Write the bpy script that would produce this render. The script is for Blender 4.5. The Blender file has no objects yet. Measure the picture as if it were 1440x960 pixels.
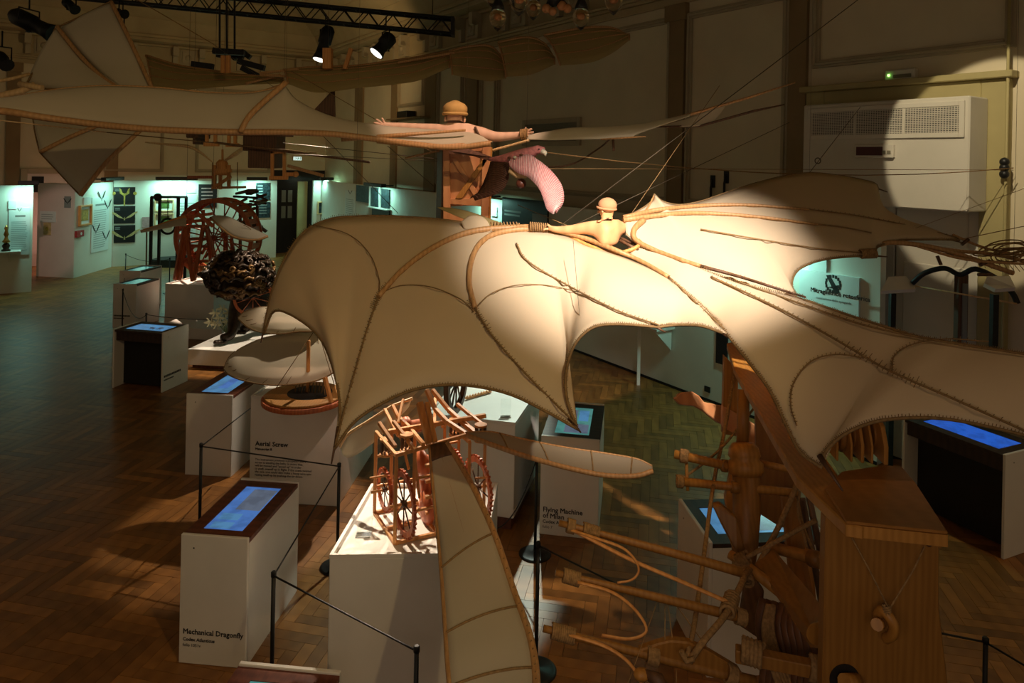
import bpy, math, random
from mathutils import Vector as V, Matrix
random.seed(7)
D = bpy.data; SC = bpy.context.scene; COL = SC.collection
PI = math.pi

# ---------------------------------------------------------------- camera (balcony, 3.65 m above the hall floor)
EYE = 3.65; ROLL = .02; HZ = 225
cam = D.objects.new('camera', D.cameras.new('camera')); COL.objects.link(cam)
cam.location = (0, 0, EYE)
cam.rotation_euler = (Matrix.Rotation(PI/2, 3, 'X') @ Matrix.Rotation(ROLL, 3, 'Z')).to_euler()
cam.data.sensor_width = 36; cam.data.lens = 25.0
cam.data.shift_y = -(480-HZ)/1440
cam.data.clip_start = .05; cam.data.clip_end = 200
SC.camera = cam
SC.view_settings.view_transform = 'Standard'; SC.view_settings.look = 'None'
SC.view_settings.gamma = 1; SC.view_settings.use_curve_mapping = False
SC.view_settings.exposure = 0.0
SC.render.film_transparent = False

# ---------------------------------------------------------------- dim warm light of the hall behind the balcony
w = D.worlds.new('hall_ambience'); SC.world = w; w.use_nodes = True
w.node_tree.nodes['Background'].inputs[0].default_value = (1.0, .74, .42, 1)
w.node_tree.nodes['Background'].inputs[1].default_value = .125

def spot(loc, aim, power, deg, blend=.3, col=(1, .78, .52), rad=.05):
    l = D.lights.new('spot_lamp', 'SPOT'); l.energy = power; l.spot_size = math.radians(deg); l.spot_blend = blend
    l.color = col; l.shadow_soft_size = rad
    o = D.objects.new('spot_lamp', l); COL.objects.link(o); o.location = loc
    o.rotation_euler = (V(aim)-V(loc)).to_track_quat('-Z', 'Y').to_euler(); return o
def area(loc, aim, power, sx, sy, col):
    l = D.lights.new('area_light', 'AREA'); l.shape = 'RECTANGLE'; l.size = sx; l.size_y = sy; l.energy = power; l.color = col
    o = D.objects.new('area_light', l); COL.objects.link(o); o.location = loc
    o.rotation_euler = (V(aim)-V(loc)).to_track_quat('-Z', 'Y').to_euler(); return o
WARM = (1, .70, .40); WHITE = (1, .82, .62); TEAL = (.42, 1, .82)
spot((1.3, 1.0, 6.2), (.88, 4.92, 3.0), 3300, 30, .85, (1, .84, .72), .05)     # key on the bat glider's pilot
spot((1.25, .9, 6.3), (-1.7, 5.5, 2.2), 215, 68, .5, (1, .70, .31), .05)                  # wide flood from the same rig
spot((-3.0, 8.6, 5.3), (-.76, 5.06, 1.2), 2600, 13.5, .4, WHITE, .05)              # dragonfly drive, from behind left
spot((.35, 9.7, 5.2), (-.66, 5.05, 1.2), 1300, 14, .4, WHITE, .05)                # dragonfly drive, from behind right
spot((.4, 10.8, 4.5), (-.35, 7.55, 1.1), 1000, 22, .4, (.85, 1, .84), .04)       # rear lit plinth
spot((-1.3, 10.6, 5.2), (-2.25, 8.0, 1.2), 900, 22, .4, WHITE, .04)                # aerial screw
spot((-2.6, 13.25, 5.7), (-4.75, 12.55, .3), 1500, 19, .4, WHITE, .04)              # lion pedestal
spot((-6.9, 14.2, 5.4), (-5.05, 12.75, .35), 900, 15, .4, WHITE, .04)             # lion pedestal, left
spot((-9.5, 13.5, 5.6), (-13.1, 20.5, 1.4), 420, 17, .5, (1, .60, .50), .05)     # pink vestibule
spot((-8.6, 17.4, 4.6), (-6.8, 15.5, .85), 2000, 17, .4, (1, .74, .55), .04)      # red wooden machine
spot((-1.5, 9.6, 5.6), (-4.2, 11.3, 2.35), 260, 13, .5, WHITE, .04)              # cream winged model
spot((.9, 4.2, 6.9), (-.45, 6.5, 4.0), 620, 24, .4, (1, .66, .48), .04)          # upright pilot
spot((2.2, 4.6, 7.2), (5.78, 8.5, 3.45), 850, 21, .12, (1, .84, .55), .03)       # patch on the air unit
spot((-6.5, 3.6, 7.0), (-3.2, 6.2, .9), 60, 36, .5, (1, .70, .45), .05)         # kiosk front
spot((3.6, 2.2, 6.9), (1.6, 4.2, 2.0), 60, 30, .4, (1, .62, .34), .05)           # wooden machine
area((.1, .5, 2.9), (-.5, 7, .2), 11, 1.6, .4, (1, .74, .58))                      # added unseen fill under the balcony edge, brightens the kiosk fronts
spot((6.2, 4.0, 7.0), (4.3, 5.7, 0), 190, 34, .4, WARM, .05)                      # floor by the right kiosk
spot((-4.5, 16.6, 5.2), (-8.5, 25, 7.9), 330, 110, .6, (1, .66, .30), .2)        # up light on the cornice
# ---------------------------------------------------------------- geometry helpers
def ray(px, py):
    u = px-720; v = py-HZ
    return (u+ROLL*v)/1000, (v-ROLL*u)/1000
def P(px, py, d):
    a, b = ray(px, py); return V((a*d, d, EYE-b*d))
def Q(px, py, z):
    a, b = ray(px, py); return P(px, py, (EYE-z)/b)
def F(px, py): return Q(px, py, 0)
class Plane:
    def __init__(s, o, u, n): s.o = V((o[0], o[1], 0)); s.u = V((u[0], u[1], 0)).normalized(); s.n = V((n[0], n[1], 0)).normalized()
    def hit(s, px, py, off=0):
        a, b = ray(px, py); dr = V((a, 1, -b)); o = s.o+s.n*off
        t = (o-V((0, 0, EYE))).dot(s.n)/dr.dot(s.n); p = V((0, 0, EYE))+dr*t
        return (p-s.o).dot(s.u), p.z
    def pt(s, a, z, off=0): return s.o+s.u*a+s.n*off+V((0, 0, z))
    def rect(s, x0, y0, x1, y1):
        xm = (x0+x1)/2; ym = (y0+y1)/2
        return s.hit(x0, ym)[0], s.hit(x1, ym)[0], s.hit(xm, y1)[1], s.hit(xm, y0)[1]
    def mat(s, a, z, off=0):                 # local x along the wall, y up, z out of it
        m = Matrix((s.u, V((0, 0, 1)), s.n)).transposed().to_4x4(); m.translation = s.pt(a, z, off); return m

def catmull(pts, n, sharp=()):
    out = []; N = len(pts)
    for i in range(N-1):
        p1, p2 = pts[i], pts[i+1]
        p0 = pts[i-1] if i > 0 and i not in sharp else p1*2-p2
        p3 = pts[i+2] if i+2 < N and (i+1) not in sharp else p2*2-p1
        for k in range(n):
            t = k/n; t2 = t*t; t3 = t2*t
            out.append(.5*((2*p1)+(p2-p0)*t+(2*p0-5*p1+4*p2-p3)*t2+(3*p1-p0-3*p2+p3)*t3))
    out.append(pts[-1].copy()); return out

MW = {}
class MB:
    def __init__(s): s.v = []; s.f = []; s.sm = []; s.mi = []; s.cur = 0
    def add(s, vs, fs, smooth=False):
        b = len(s.v); s.v += [V(x) for x in vs]
        for f in fs: s.f.append([b+i for i in f]); s.sm.append(smooth); s.mi.append(s.cur)
        return s
    def obox(s, o, a, b, c):
        o, a, b, c = V(o), V(a), V(b), V(c)
        if a.cross(b).dot(c) < 0: a, b = b, a
        vs = [o, o+a, o+a+b, o+b, o+c, o+a+c, o+a+b+c, o+b+c]
        return s.add(vs, [(3, 2, 1, 0), (4, 5, 6, 7), (0, 1, 5, 4), (1, 2, 6, 5), (2, 3, 7, 6), (3, 0, 4, 7)])
    def box(s, x0, x1, y0, y1, z0, z1): return s.obox((x0, y0, z0), (x1-x0, 0, 0), (0, y1-y0, 0), (0, 0, z1-z0))
    def cbox(s, c, sx, sy, sz, ang=0):
        c = V(c); a = V((math.cos(ang), math.sin(ang), 0)); b = V((-a.y, a.x, 0))
        return s.obox(c-a*sx/2-b*sy/2-V((0, 0, sz/2)), a*sx, b*sy, V((0, 0, sz)))
    def bar(s, p0, p1, w, h=None, up=(0, 0, 1), w1=None, h1=None):
        p0, p1 = V(p0), V(p1); h = h or w; d = (p1-p0).normalized(); up = V(up)
        if abs(d.dot(up)) > .96: up = V((0, 1, 0))
        x = d.cross(up).normalized(); z = x.cross(d); vs = []
        for p, ww, hh in ((p0, w, h), (p1, w1 or w, h1 or h)):
            for a, b in ((-1, -1), (1, -1), (1, 1), (-1, 1)): vs.append(p+x*ww/2*a+z*hh/2*b)
        return s.add(vs, [(0, 1, 2, 3), (7, 6, 5, 4), (4, 5, 1, 0), (5, 6, 2, 1), (6, 7, 3, 2), (7, 4, 0, 3)])
    def tube(s, pts, r, n=6, closed=False, flat=1.0):
        pts = [V(p) for p in pts]; N = len(pts); rr = r if isinstance(r, (list, tuple)) else [r]*N
        up = None; vs = []
        for i, p in enumerate(pts):
            t = (pts[(i+1) % N]-pts[i-1]) if closed else (pts[min(i+1, N-1)]-pts[max(i-1, 0)])
            if t.length < 1e-9: t = V((0, 0, 1))
            t.normalize()
            if up is None: up = V((0, 0, 1)) if abs(t.z) < .9 else V((1, 0, 0))
            x = t.cross(up)
            if x.length < 1e-6: x = t.orthogonal()
            x.normalize(); up = x.cross(t).normalized()
            for k in range(n):
                a = 2*PI*k/n; vs.append(p+(x*math.cos(a)+up*math.sin(a)*flat)*rr[i])
        fs = []
        for i in range(N if closed else N-1):
            j = (i+1) % N
            for k in range(n): fs.append((i*n+k, i*n+(k+1) % n, j*n+(k+1) % n, j*n+k))
        b = len(s.v); s.add(vs, fs, True)
        if not closed:
            s.f.append([b+k for k in range(n)][::-1]); s.sm.append(False); s.mi.append(s.cur)
            s.f.append([b+(N-1)*n+k for k in range(n)]); s.sm.append(False); s.mi.append(s.cur)
        return s
    def cyl(s, p0, p1, r, n=12, r1=None): return s.tube([p0, p1], [r, r if r1 is None else r1], n)
    def lathe(s, p, axis, prof, n=20):
        p = V(p); ax = V(axis).normalized(); x = ax.orthogonal().normalized(); y = ax.cross(x); vs = []
        for t, r in prof:
            for k in range(n):
                a = 2*PI*k/n; vs.append(p+ax*t+(x*math.cos(a)+y*math.sin(a))*max(r, 1e-4))
        fs = [(i*n+k, i*n+(k+1) % n, (i+1)*n+(k+1) % n, (i+1)*n+k) for i in range(len(prof)-1) for k in range(n)]
        b = len(s.v); s.add(vs, fs, True)
        s.f.append([b+k for k in range(n)][::-1]); s.sm.append(False); s.mi.append(s.cur)
        s.f.append([b+(len(prof)-1)*n+k for k in range(n)]); s.sm.append(False); s.mi.append(s.cur)
        return s
    def ball(s, c, rx, ry=None, rz=None, n=14, m=9, M=None):
        ry = ry or rx; rz = rz or rx; c = V(c); vs = []; fs = []
        for i in range(m+1):
            th = PI*i/m
            for k in range(n):
                a = 2*PI*k/n; q = V((rx*math.sin(th)*math.cos(a), ry*math.sin(th)*math.sin(a), rz*math.cos(th)))
                vs.append(c+(M @ q if M else q))
        for i in range(m):
            for k in range(n): fs.append((i*n+k, (i+1)*n+k, (i+1)*n+(k+1) % n, i*n+(k+1) % n))
        return s.add(vs, fs, True)
    def prism(s, poly, off):
        poly = [V(p) for p in poly]; off = V(off); n = len(poly)
        nrm = V((0, 0, 0))
        for i in range(n): nrm += poly[i].cross(poly[(i+1) % n])
        if nrm.dot(off) < 0: poly = poly[::-1]
        fs = [tuple(range(n))[::-1], tuple(range(n, 2*n))]+[(i, (i+1) % n, n+(i+1) % n, n+i) for i in range(n)]
        return s.add(poly+[p+off for p in poly], fs)
    def sheet(s, rows, smooth=True):
        m = len(rows[0]); vs = [p for r in rows for p in r]
        fs = [(i*m+j, i*m+j+1, (i+1)*m+j+1, (i+1)*m+j) for i in range(len(rows)-1) for j in range(m-1)]
        return s.add(vs, fs, smooth)
    def coil(s, p0, p1, r, wire, turns, n=5):
        p0, p1 = V(p0), V(p1); d = (p1-p0); ax = d.normalized(); x = ax.orthogonal().normalized(); y = ax.cross(x); k = int(turns*10)
        return s.tube([p0+d*(i/k)+(x*math.cos(2*PI*i/10)+y*math.sin(2*PI*i/10))*r for i in range(k+1)], wire, n)
    def mesh(s, name, mats, inv=None):
        me = D.meshes.new(name); me.from_pydata([(inv @ p) if inv else p for p in s.v], [], s.f)
        for m in (mats if isinstance(mats, (list, tuple)) else [mats]): me.materials.append(m)
        me.polygons.foreach_set('use_smooth', s.sm); me.polygons.foreach_set('material_index', s.mi); me.update(); return me
    def build(s, name, mats, parent=None, bevel=0, solid=0, kind=None, label=None, local=False, weld=False, subsurf=0, origin=None):
        if parent is not None:
            Mp = MW[parent]; inv = None if local else Mp.inverted(); loc = V((0, 0, 0)); MWo = Mp
        else:
            if origin is None:
                lo = V([min(p[i] for p in s.v) for i in range(3)]); hi = V([max(p[i] for p in s.v) for i in range(3)])
                origin = V(((lo.x+hi.x)/2, (lo.y+hi.y)/2, lo.z))
            MWo = Matrix.Translation(V(origin)); inv = MWo.inverted(); loc = V(origin)
        o = D.objects.new(name, s.mesh(name, mats, inv)); COL.objects.link(o)
        if parent is not None: o.parent = parent
        o.location = loc; MW[o] = MWo
        if weld: m = o.modifiers.new('weld', 'WELD'); m.merge_threshold = .0005
        if bevel: m = o.modifiers.new('bevel', 'BEVEL'); m.width = bevel; m.segments = 1; m.limit_method = 'ANGLE'
        if solid: m = o.modifiers.new('solid', 'SOLIDIFY'); m.thickness = solid; m.offset = 0
        if subsurf: m = o.modifiers.new('subsurf', 'SUBSURF'); m.levels = m.render_levels = subsurf
        if kind: o['kind'] = kind
        if label: o['label'] = label
        return o
def tag(o, label, cat, group=None, kind=None):
    o['label'] = label; o['category'] = cat
    if group: o['group'] = group
    if kind: o['kind'] = kind
    return o
def thing(name, label, cat, loc, group=None, ang=0, M=None):
    o = D.objects.new(name, None); COL.objects.link(o); o.empty_display_size = .1
    M = M or Matrix.Translation(V(loc)) @ Matrix.Rotation(ang, 4, 'Z')
    o.location = M.translation; o.rotation_euler = M.to_euler(); MW[o] = M
    return tag(o, label, cat, group)
def copy_thing(src, M, label, group=None):
    def rec(o, parent):
        c = o.copy(); COL.objects.link(c); c.parent = parent; MW[c] = M
        for ch in list(o.children): rec(ch, c)
        return c
    c = rec(src, None); c.location = M.translation; c.rotation_euler = M.to_euler(); c['label'] = label
    if group: c['group'] = group
    return c
def struct(mb, name, mat, parent=None, bevel=0):
    o = mb.build(name, mat, parent, bevel); o['kind'] = 'structure'; return o
DG = None
def lettering(text, size, M, mat, parent, name='lettering', align='LEFT', bold=0, spacing=1.0):
    cu = D.curves.new('text', 'FONT'); cu.body = text; cu.size = size; cu.extrude = .0006; cu.align_x = align; cu.bevel_depth = .0011*(size/.06) if bold else 0; cu.bevel_resolution = 0
    cu.space_line = spacing; cu.resolution_u = 2
    t = D.objects.new('text', cu); COL.objects.link(t); bpy.context.view_layer.update()
    me = D.meshes.new_from_object(t.evaluated_get(bpy.context.evaluated_depsgraph_get()))
    D.objects.remove(t); D.curves.remove(cu)
    me.transform(MW[parent].inverted() @ M); me.materials.clear(); me.materials.append(mat); me.name = name
    o = D.objects.new(name, me); COL.objects.link(o); o.parent = parent; MW[o] = MW[parent]; return o

# ---------------------------------------------------------------- materials
def nt(name):
    m = D.materials.new(name); m.use_nodes = True; t = m.node_tree; return m, t, t.nodes['Principled BSDF']
def plain(name, col, rough=.6, var=.12, scale=6, bump=.02, metal=0, spec=.4):
    m, t, b = nt(name); N = t.nodes; L = t.links
    tc = N.new('ShaderNodeTexCoord'); no = N.new('ShaderNodeTexNoise'); no.inputs['Scale'].default_value = scale; no.inputs['Detail'].default_value = 5
    L.new(tc.outputs['Object'], no.inputs['Vector'])
    r = N.new('ShaderNodeValToRGB'); c = V(col)
    r.color_ramp.elements[0].color = (*(c*(1-var)), 1); r.color_ramp.elements[1].color = (*(c*(1+var)), 1)
    r.color_ramp.elements[0].position = .3; r.color_ramp.elements[1].position = .7
    L.new(no.outputs['Fac'], r.inputs[0]); L.new(r.outputs[0], b.inputs['Base Color'])
    b.inputs['Roughness'].default_value = rough; b.inputs['Metallic'].default_value = metal; b.inputs['Specular IOR Level'].default_value = spec
    if bump:
        bp = N.new('ShaderNodeBump'); bp.inputs['Strength'].default_value = bump; bp.inputs['Distance'].default_value = .02
        L.new(no.outputs['Fac'], bp.inputs['Height']); L.new(bp.outputs[0], b.inputs['Normal'])
    return m
def wood(name, c0, c1, rough=.45, scale=(6, 6, 1.2), dist=3.0, per_piece=False, bump=.08):
    m, t, b = nt(name); N = t.nodes; L = t.links
    tc = N.new('ShaderNodeTexCoord'); mp = N.new('ShaderNodeMapping'); mp.inputs['Scale'].default_value = scale
    L.new(tc.outputs['Object'], mp.inputs[0])
    n1 = N.new('ShaderNodeTexNoise'); n1.inputs['Scale'].default_value = 3; n1.inputs['Detail'].default_value = 4; n1.inputs['Distortion'].default_value = .6
    wv = N.new('ShaderNodeTexWave'); wv.inputs['Scale'].default_value = 1.3; wv.inputs['Distortion'].default_value = dist; wv.inputs['Detail'].default_value = 3
    L.new(mp.outputs[0], n1.inputs['Vector']); L.new(mp.outputs[0], wv.inputs['Vector'])
    mx = N.new('ShaderNodeMix'); mx.inputs[0].default_value = .28; L.new(n1.outputs['Fac'], mx.inputs[2]); L.new(wv.outputs['Fac'], mx.inputs[3])
    r = N.new('ShaderNodeValToRGB'); r.color_ramp.elements[0].color = (*c0, 1); r.color_ramp.elements[1].color = (*c1, 1)
    r.color_ramp.elements[0].position = .25; r.color_ramp.elements[1].position = .75
    L.new(mx.outputs[0], r.inputs[0]); last = r.outputs[0]
    if per_piece:
        g = N.new('ShaderNodeNewGeometry'); oi = N.new('ShaderNodeObjectInfo')
        ad = N.new('ShaderNodeMath'); ad.operation = 'ADD'; fr = N.new('ShaderNodeMath'); fr.operation = 'FRACT'
        L.new(g.outputs['Random Per Island'], ad.inputs[0]); L.new(oi.outputs['Random'], ad.inputs[1]); L.new(ad.outputs[0], fr.inputs[0])
        mr = N.new('ShaderNodeMapRange'); mr.inputs['To Min'].default_value = .62; mr.inputs['To Max'].default_value = 1.25
        L.new(fr.outputs[0], mr.inputs[0]); mm = N.new('ShaderNodeMix'); mm.data_type = 'RGBA'; mm.blend_type = 'MULTIPLY'; mm.inputs[0].default_value = 1
        L.new(last, mm.inputs[6]); L.new(mr.outputs[0], mm.inputs[7]); last = mm.outputs[2]
    L.new(last, b.inputs['Base Color']); b.inputs['Roughness'].default_value = rough
    bp = N.new('ShaderNodeBump'); bp.inputs['Strength'].default_value = bump; bp.inputs['Distance'].default_value = .01
    L.new(mx.outputs[0], bp.inputs['Height']); L.new(bp.outputs[0], b.inputs['Normal'])
    return m
def cloth(name, col, trans=.35, weave=160, tcol=None, stripe=0):
    m, t, b = nt(name); N = t.nodes; L = t.links
    tc = N.new('ShaderNodeTexCoord'); no = N.new('ShaderNodeTexNoise'); no.inputs['Scale'].default_value = 2.2; no.inputs['Detail'].default_value = 6
    L.new(tc.outputs['Object'], no.inputs['Vector'])
    r = N.new('ShaderNodeValToRGB'); c = V(col); r.color_ramp.elements[0].color = (*(c*.9), 1); r.color_ramp.elements[1].color = (*(c*1.06), 1)
    L.new(no.outputs['Fac'], r.inputs[0]); L.new(r.outputs[0], b.inputs['Base Color']); b.inputs['Roughness'].default_value = .85
    b.inputs['Specular IOR Level'].default_value = .15
    tl = N.new('ShaderNodeBsdfTranslucent'); tl.inputs[0].default_value = (*(tcol or col), 1)
    ms = N.new('ShaderNodeMixShader'); ms.inputs[0].default_value = trans
    L.new(b.outputs[0], ms.inputs[1]); L.new(tl.outputs[0], ms.inputs[2]); L.new(ms.outputs[0], N['Material Output'].inputs[0])
    w2 = N.new('ShaderNodeTexNoise'); w2.inputs['Scale'].default_value = weave; L.new(tc.outputs['Object'], w2.inputs['Vector'])
    bp = N.new('ShaderNodeBump'); bp.inputs['Strength'].default_value = .05; bp.inputs['Distance'].default_value = .004
    L.new(w2.outputs['Fac'], bp.inputs['Height']); L.new(bp.outputs[0], b.inputs['Normal']); return m
def screen(name, col, strength, dark=(.02, .03, .05), scale=9):
    m, t, b = nt(name); N = t.nodes; L = t.links
    tc = N.new('ShaderNodeTexCoord'); no = N.new('ShaderNodeTexNoise'); no.inputs['Scale'].default_value = scale; no.inputs['Detail'].default_value = 3
    L.new(tc.outputs['Object'], no.inputs['Vector']); r = N.new('ShaderNodeValToRGB')
    c = V(col); r.color_ramp.elements[0].color = (*(c*.75), 1); r.color_ramp.elements[1].color = (*c, 1); r.color_ramp.elements[0].position = .4; r.color_ramp.elements[1].position = .55
    L.new(no.outputs['Fac'], r.inputs[0]); L.new(r.outputs[0], b.inputs['Emission Color']); b.inputs['Emission Strength'].default_value = strength
    b.inputs['Base Color'].default_value = (*dark, 1); b.inputs['Roughness'].default_value = .15; return m
def glass(name, col=(.9, .95, .93), rough=.02):
    m, t, b = nt(name); b.inputs['Base Color'].default_value = (*col, 1); b.inputs['Transmission Weight'].default_value = 1
    b.inputs['Roughness'].default_value = rough; b.inputs['IOR'].default_value = 1.3; return m
M_ = {}
M_['wall'] = plain('wall_paint', (.64, .56, .40), .8, .05, 1.5)
M_['tan'] = plain('pilaster_paint', (.26, .18, .09), .75, .1, 2)
M_['trim'] = plain('moulding_paint', (.40, .34, .23), .6, .06, 3)
M_['ceil'] = plain('ceiling_plaster', (.42, .34, .20), .85, .1, 1.2)
M_['part'] = plain('partition_paint', (.70, .70, .62), .75, .04, 2)
M_['pink'] = plain('vestibule_paint', (.70, .58, .52), .75, .04, 2)
M_['white'] = plain('white_laminate', (.76, .73, .68), .4, .03, 4, .01)
M_['black'] = plain('black_metal', (.012, .012, .012), .45, .2, 20)
M_['dark'] = plain('dark_recess', (.012, .009, .008), .7, .2, 5)
M_['parquet'] = wood('oak_parquet', (.22, .088, .018), (.32, .135, .030), .42, (1.6, 1.6, 1.6), 4.0, True, .03)
M_['subfloor'] = plain('dark_joint', (.03, .014, .006), .8)
M_['pine'] = wood('warm_pine', (.55, .23, .06), (.70, .33, .10), .5, (7, 7, 2))
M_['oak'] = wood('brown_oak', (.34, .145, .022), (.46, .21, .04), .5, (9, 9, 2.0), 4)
M_['pale'] = wood('pale_ash', (.62, .40, .19), (.78, .54, .28), .5, (7, 7, 3))
M_['red'] = wood('red_stained_wood', (.38, .085, .03), (.56, .16, .05), .45, (7, 7, 2))
M_['mahog'] = wood('dark_red_veneer', (.085, .022, .012), (.17, .05, .025), .45, (3, 16, 3), 2)
M_['walnut'] = wood('black_brown_veneer', (.025, .012, .007), (.05, .024, .012), .6, (3, 16, 3), 2)
M_['darkwood'] = wood('old_dark_wood', (.07, .032, .014), (.14, .065, .03), .55, (7, 7, 2))
M_['cane'] = wood('bent_cane', (.36, .19, .07), (.52, .29, .12), .5, (9, 9, 9))
M_['canvas'] = cloth('cream_canvas', (.80, .70, .51), .38, tcol=(.85, .58, .22))
M_['sail'] = cloth('grey_white_sail', (.62, .55, .42), .25)
M_['silk'] = cloth('aged_silk', (.46, .36, .16), .30)
M_['shaded_silk'] = cloth('shaded_wing_fabric', (.36, .31, .23), .25)  # darker copy of the wing fabric, shade put into its colour
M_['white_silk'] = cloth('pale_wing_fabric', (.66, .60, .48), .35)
M_['rope'] = plain('hemp_rope', (.30, .175, .07), .9, .3, 60, .3)
M_['lace'] = plain('dark_lacing', (.22, .135, .055), .85, .25, 50, .1)
M_['wire'] = plain('steel_wire', (.10, .075, .045), .5, .1, 10, 0, .4)
M_['skin'] = wood('carved_limewood', (.62, .31, .14), (.76, .42, .20), .6, (3, 3, 3), 2)
M_['torso'] = wood('painted_pink_wood', (.68, .42, .30), (.78, .50, .36), .6, (3, 3, 3), 2)
M_['bronze'] = plain('dark_bronze', (.034, .019, .010), .38, .5, 14, .2, .3)
M_['gilt'] = plain('worn_gilt', (.15, .08, .026), .4, .4, 20, .1, .4)
M_['print'] = plain('black_print', (.02, .018, .016), .7, 0, 5, 0)
M_['greyprint'] = plain('grey_print', (.22, .24, .23), .7, 0, 5, 0)
M_['paper'] = plain('white_paper', (.68, .74, .72), .8, .03, 6, 0)
M_['poster'] = plain('black_poster', (.012, .014, .016), .45, .3, 4, 0)
M_['bluep'] = plain('dark_blue_poster', (.02, .04, .05), .5, .9, 14, 0)
M_['ac'] = plain('cream_enamel', (.62, .58, .50), .5, .03, 3)
M_['grille'] = plain('grille_grey', (.20, .18, .13), .5)
M_['scrB'] = screen('blue_screen', (.09, .25, .70), .6)
M_['scrC'] = screen('pale_blue_screen', (.12, .36, .68), .55)
M_['scrT'] = screen('teal_screen', (.12, .42, .38), .50)
M_['scrD'] = screen('deep_blue_screen', (.02, .12, .62), .75)
M_['scrP'] = screen('screen_page', (.22, .28, .40), .42)
M_['scrK'] = screen('screen_dark_figure', (.05, .06, .12), .5)
M_['glass'] = glass('clear_glass')
M_['bulbglass'] = glass('bulb_glass', (.95, .85, .7), .05)
M_['acrylic'] = glass('clear_acrylic', (.95, .97, .96), .03)
# ================================================================ THE SETTING
RW = Plane((1.82, 13.80), (.549, -.836), (-.836, -.549))        # long right wall
BW = Plane((-13.34, 23.63), (.836, .549), (.549, -.836))        # back left wall
PR = Plane((1.40, 13.52), (.549, -.836), (-.836, -.549))        # exhibition partition along the right wall
PB = Plane((-12.68, 22.63), (.836, .549), (.549, -.836))        # partition along the back wall
PL = Plane((-12.36, 18.39), (.836, .549), (.549, -.836))        # partition at the far left
pA, pB, pC = F(51, 388), F(103, 391), F(157, 375)
PF = Plane(pA, (pB-pA), ((pB-pA).y, -(pB-pA).x)); PS = Plane(pB, (pC-pB), ((pC-pB).y, -(pC-pB).x))

# floor: herringbone oak, every strip its own piece
mb = MB(); mb.add([(-26, -2, -.2), (12, -2, -.2), (12, 30, -.2), (-26, 30, -.2), (-26, -2, -.013), (12, -2, -.013), (12, 30, -.013), (-26, 30, -.013)],
                  [(3, 2, 1, 0), (4, 5, 6, 7), (0, 1, 5, 4), (1, 2, 6, 5), (2, 3, 7, 6), (3, 0, 4, 7)])
floor = mb.build('floor', M_['subfloor'], origin=(0, 0, 0), kind='structure')
PWD, PLN = .1, .5; fa = math.radians(-11.7); fx = V((math.cos(fa), math.sin(fa), 0)); fy = V((-fx.y, fx.x, 0)); f0 = V((-.3, 5.6, 0))
planks = []
for k in range(-340, 340):
    for m in range(-60, 60):
        for hv in (0, 1):
            a = k*PWD+2*PLN*m+(PLN/2 if hv == 0 else PWD/2); b = (k*PWD+PWD/2) if hv == 0 else ((k+1)*PWD+PLN/2)
            c = f0+fx*a+fy*b
            if not (4.2 < c.y < 27) or c.x < -.76*c.y-1 or c.x > .76*c.y+3: continue
            if (c-RW.o).dot(RW.n) < 0 or (c-BW.o).dot(BW.n) < 0: continue
            planks.append((c.length+(0 if c.y > 4.75 else 50), c, hv))
planks.sort(key=lambda t: t[0])
pm = MB().box(-PLN/2+.0015, PLN/2-.0015, -PWD/2+.0015, PWD/2-.0015, -.012, 0).mesh('parquet_plank', M_['parquet'])
for _, c, hv in planks[:300]:
    o = D.objects.new('parquet_plank', pm); COL.objects.link(o); o.parent = floor
    o.location = c+V((0, 0, random.uniform(-.0008, 0))); o.rotation_euler = (0, 0, fa+(PI/2 if hv else 0))
mb = MB()
for _, c, hv in planks[300:]:
    a, b = (fx, fy) if hv == 0 else (fy, fx); L2 = PLN/2-.0015; W2 = PWD/2-.0015; z = random.uniform(-.0008, 0)
    q = [c-a*L2-b*W2, c+a*L2-b*W2, c+a*L2+b*W2, c-a*L2+b*W2]
    if a.cross(b).z < 0: q = q[::-1]
    t = [p+V((0, 0, z)) for p in q]; lo = [p+V((0, 0, -.012)) for p in q]
    mb.add(t+lo, [(0, 1, 2, 3)]+[((i+1) % 4, i, 4+i, 4+(i+1) % 4) for i in range(4)])
mb.build('parquet_field', M_['parquet'], floor, kind='stuff')

CS, CB = -16.54, 7.28
def wallbox(mb, pl, s0, s1, z0, z1, o0, o1):
    a = pl.pt(s0, z0, o0); return mb.obox(a, pl.u*(s1-s0), pl.n*(o1-o0), V((0, 0, z1-z0)))
wall_r = struct(wallbox(MB(), RW, CS-.3, 14, -.2, 8.9, -.3, 0), 'wall_right', M_['wall'])
wall_b = struct(wallbox(MB(), BW, -10, CB+.3, -.2, 8.9, -.3, 0), 'wall_back', M_['wall'])
cc = RW.pt(CS, 8.75, 0); e1 = RW.u*31; e2 = -BW.u*18
ceiling = struct(MB().prism([cc-RW.u*.3+BW.u*.3, cc+e1+BW.u*.3, cc+e1+e2, cc+e2-RW.u*.3], (0, 0, .2)), 'ceiling', M_['ceil'])

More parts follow.
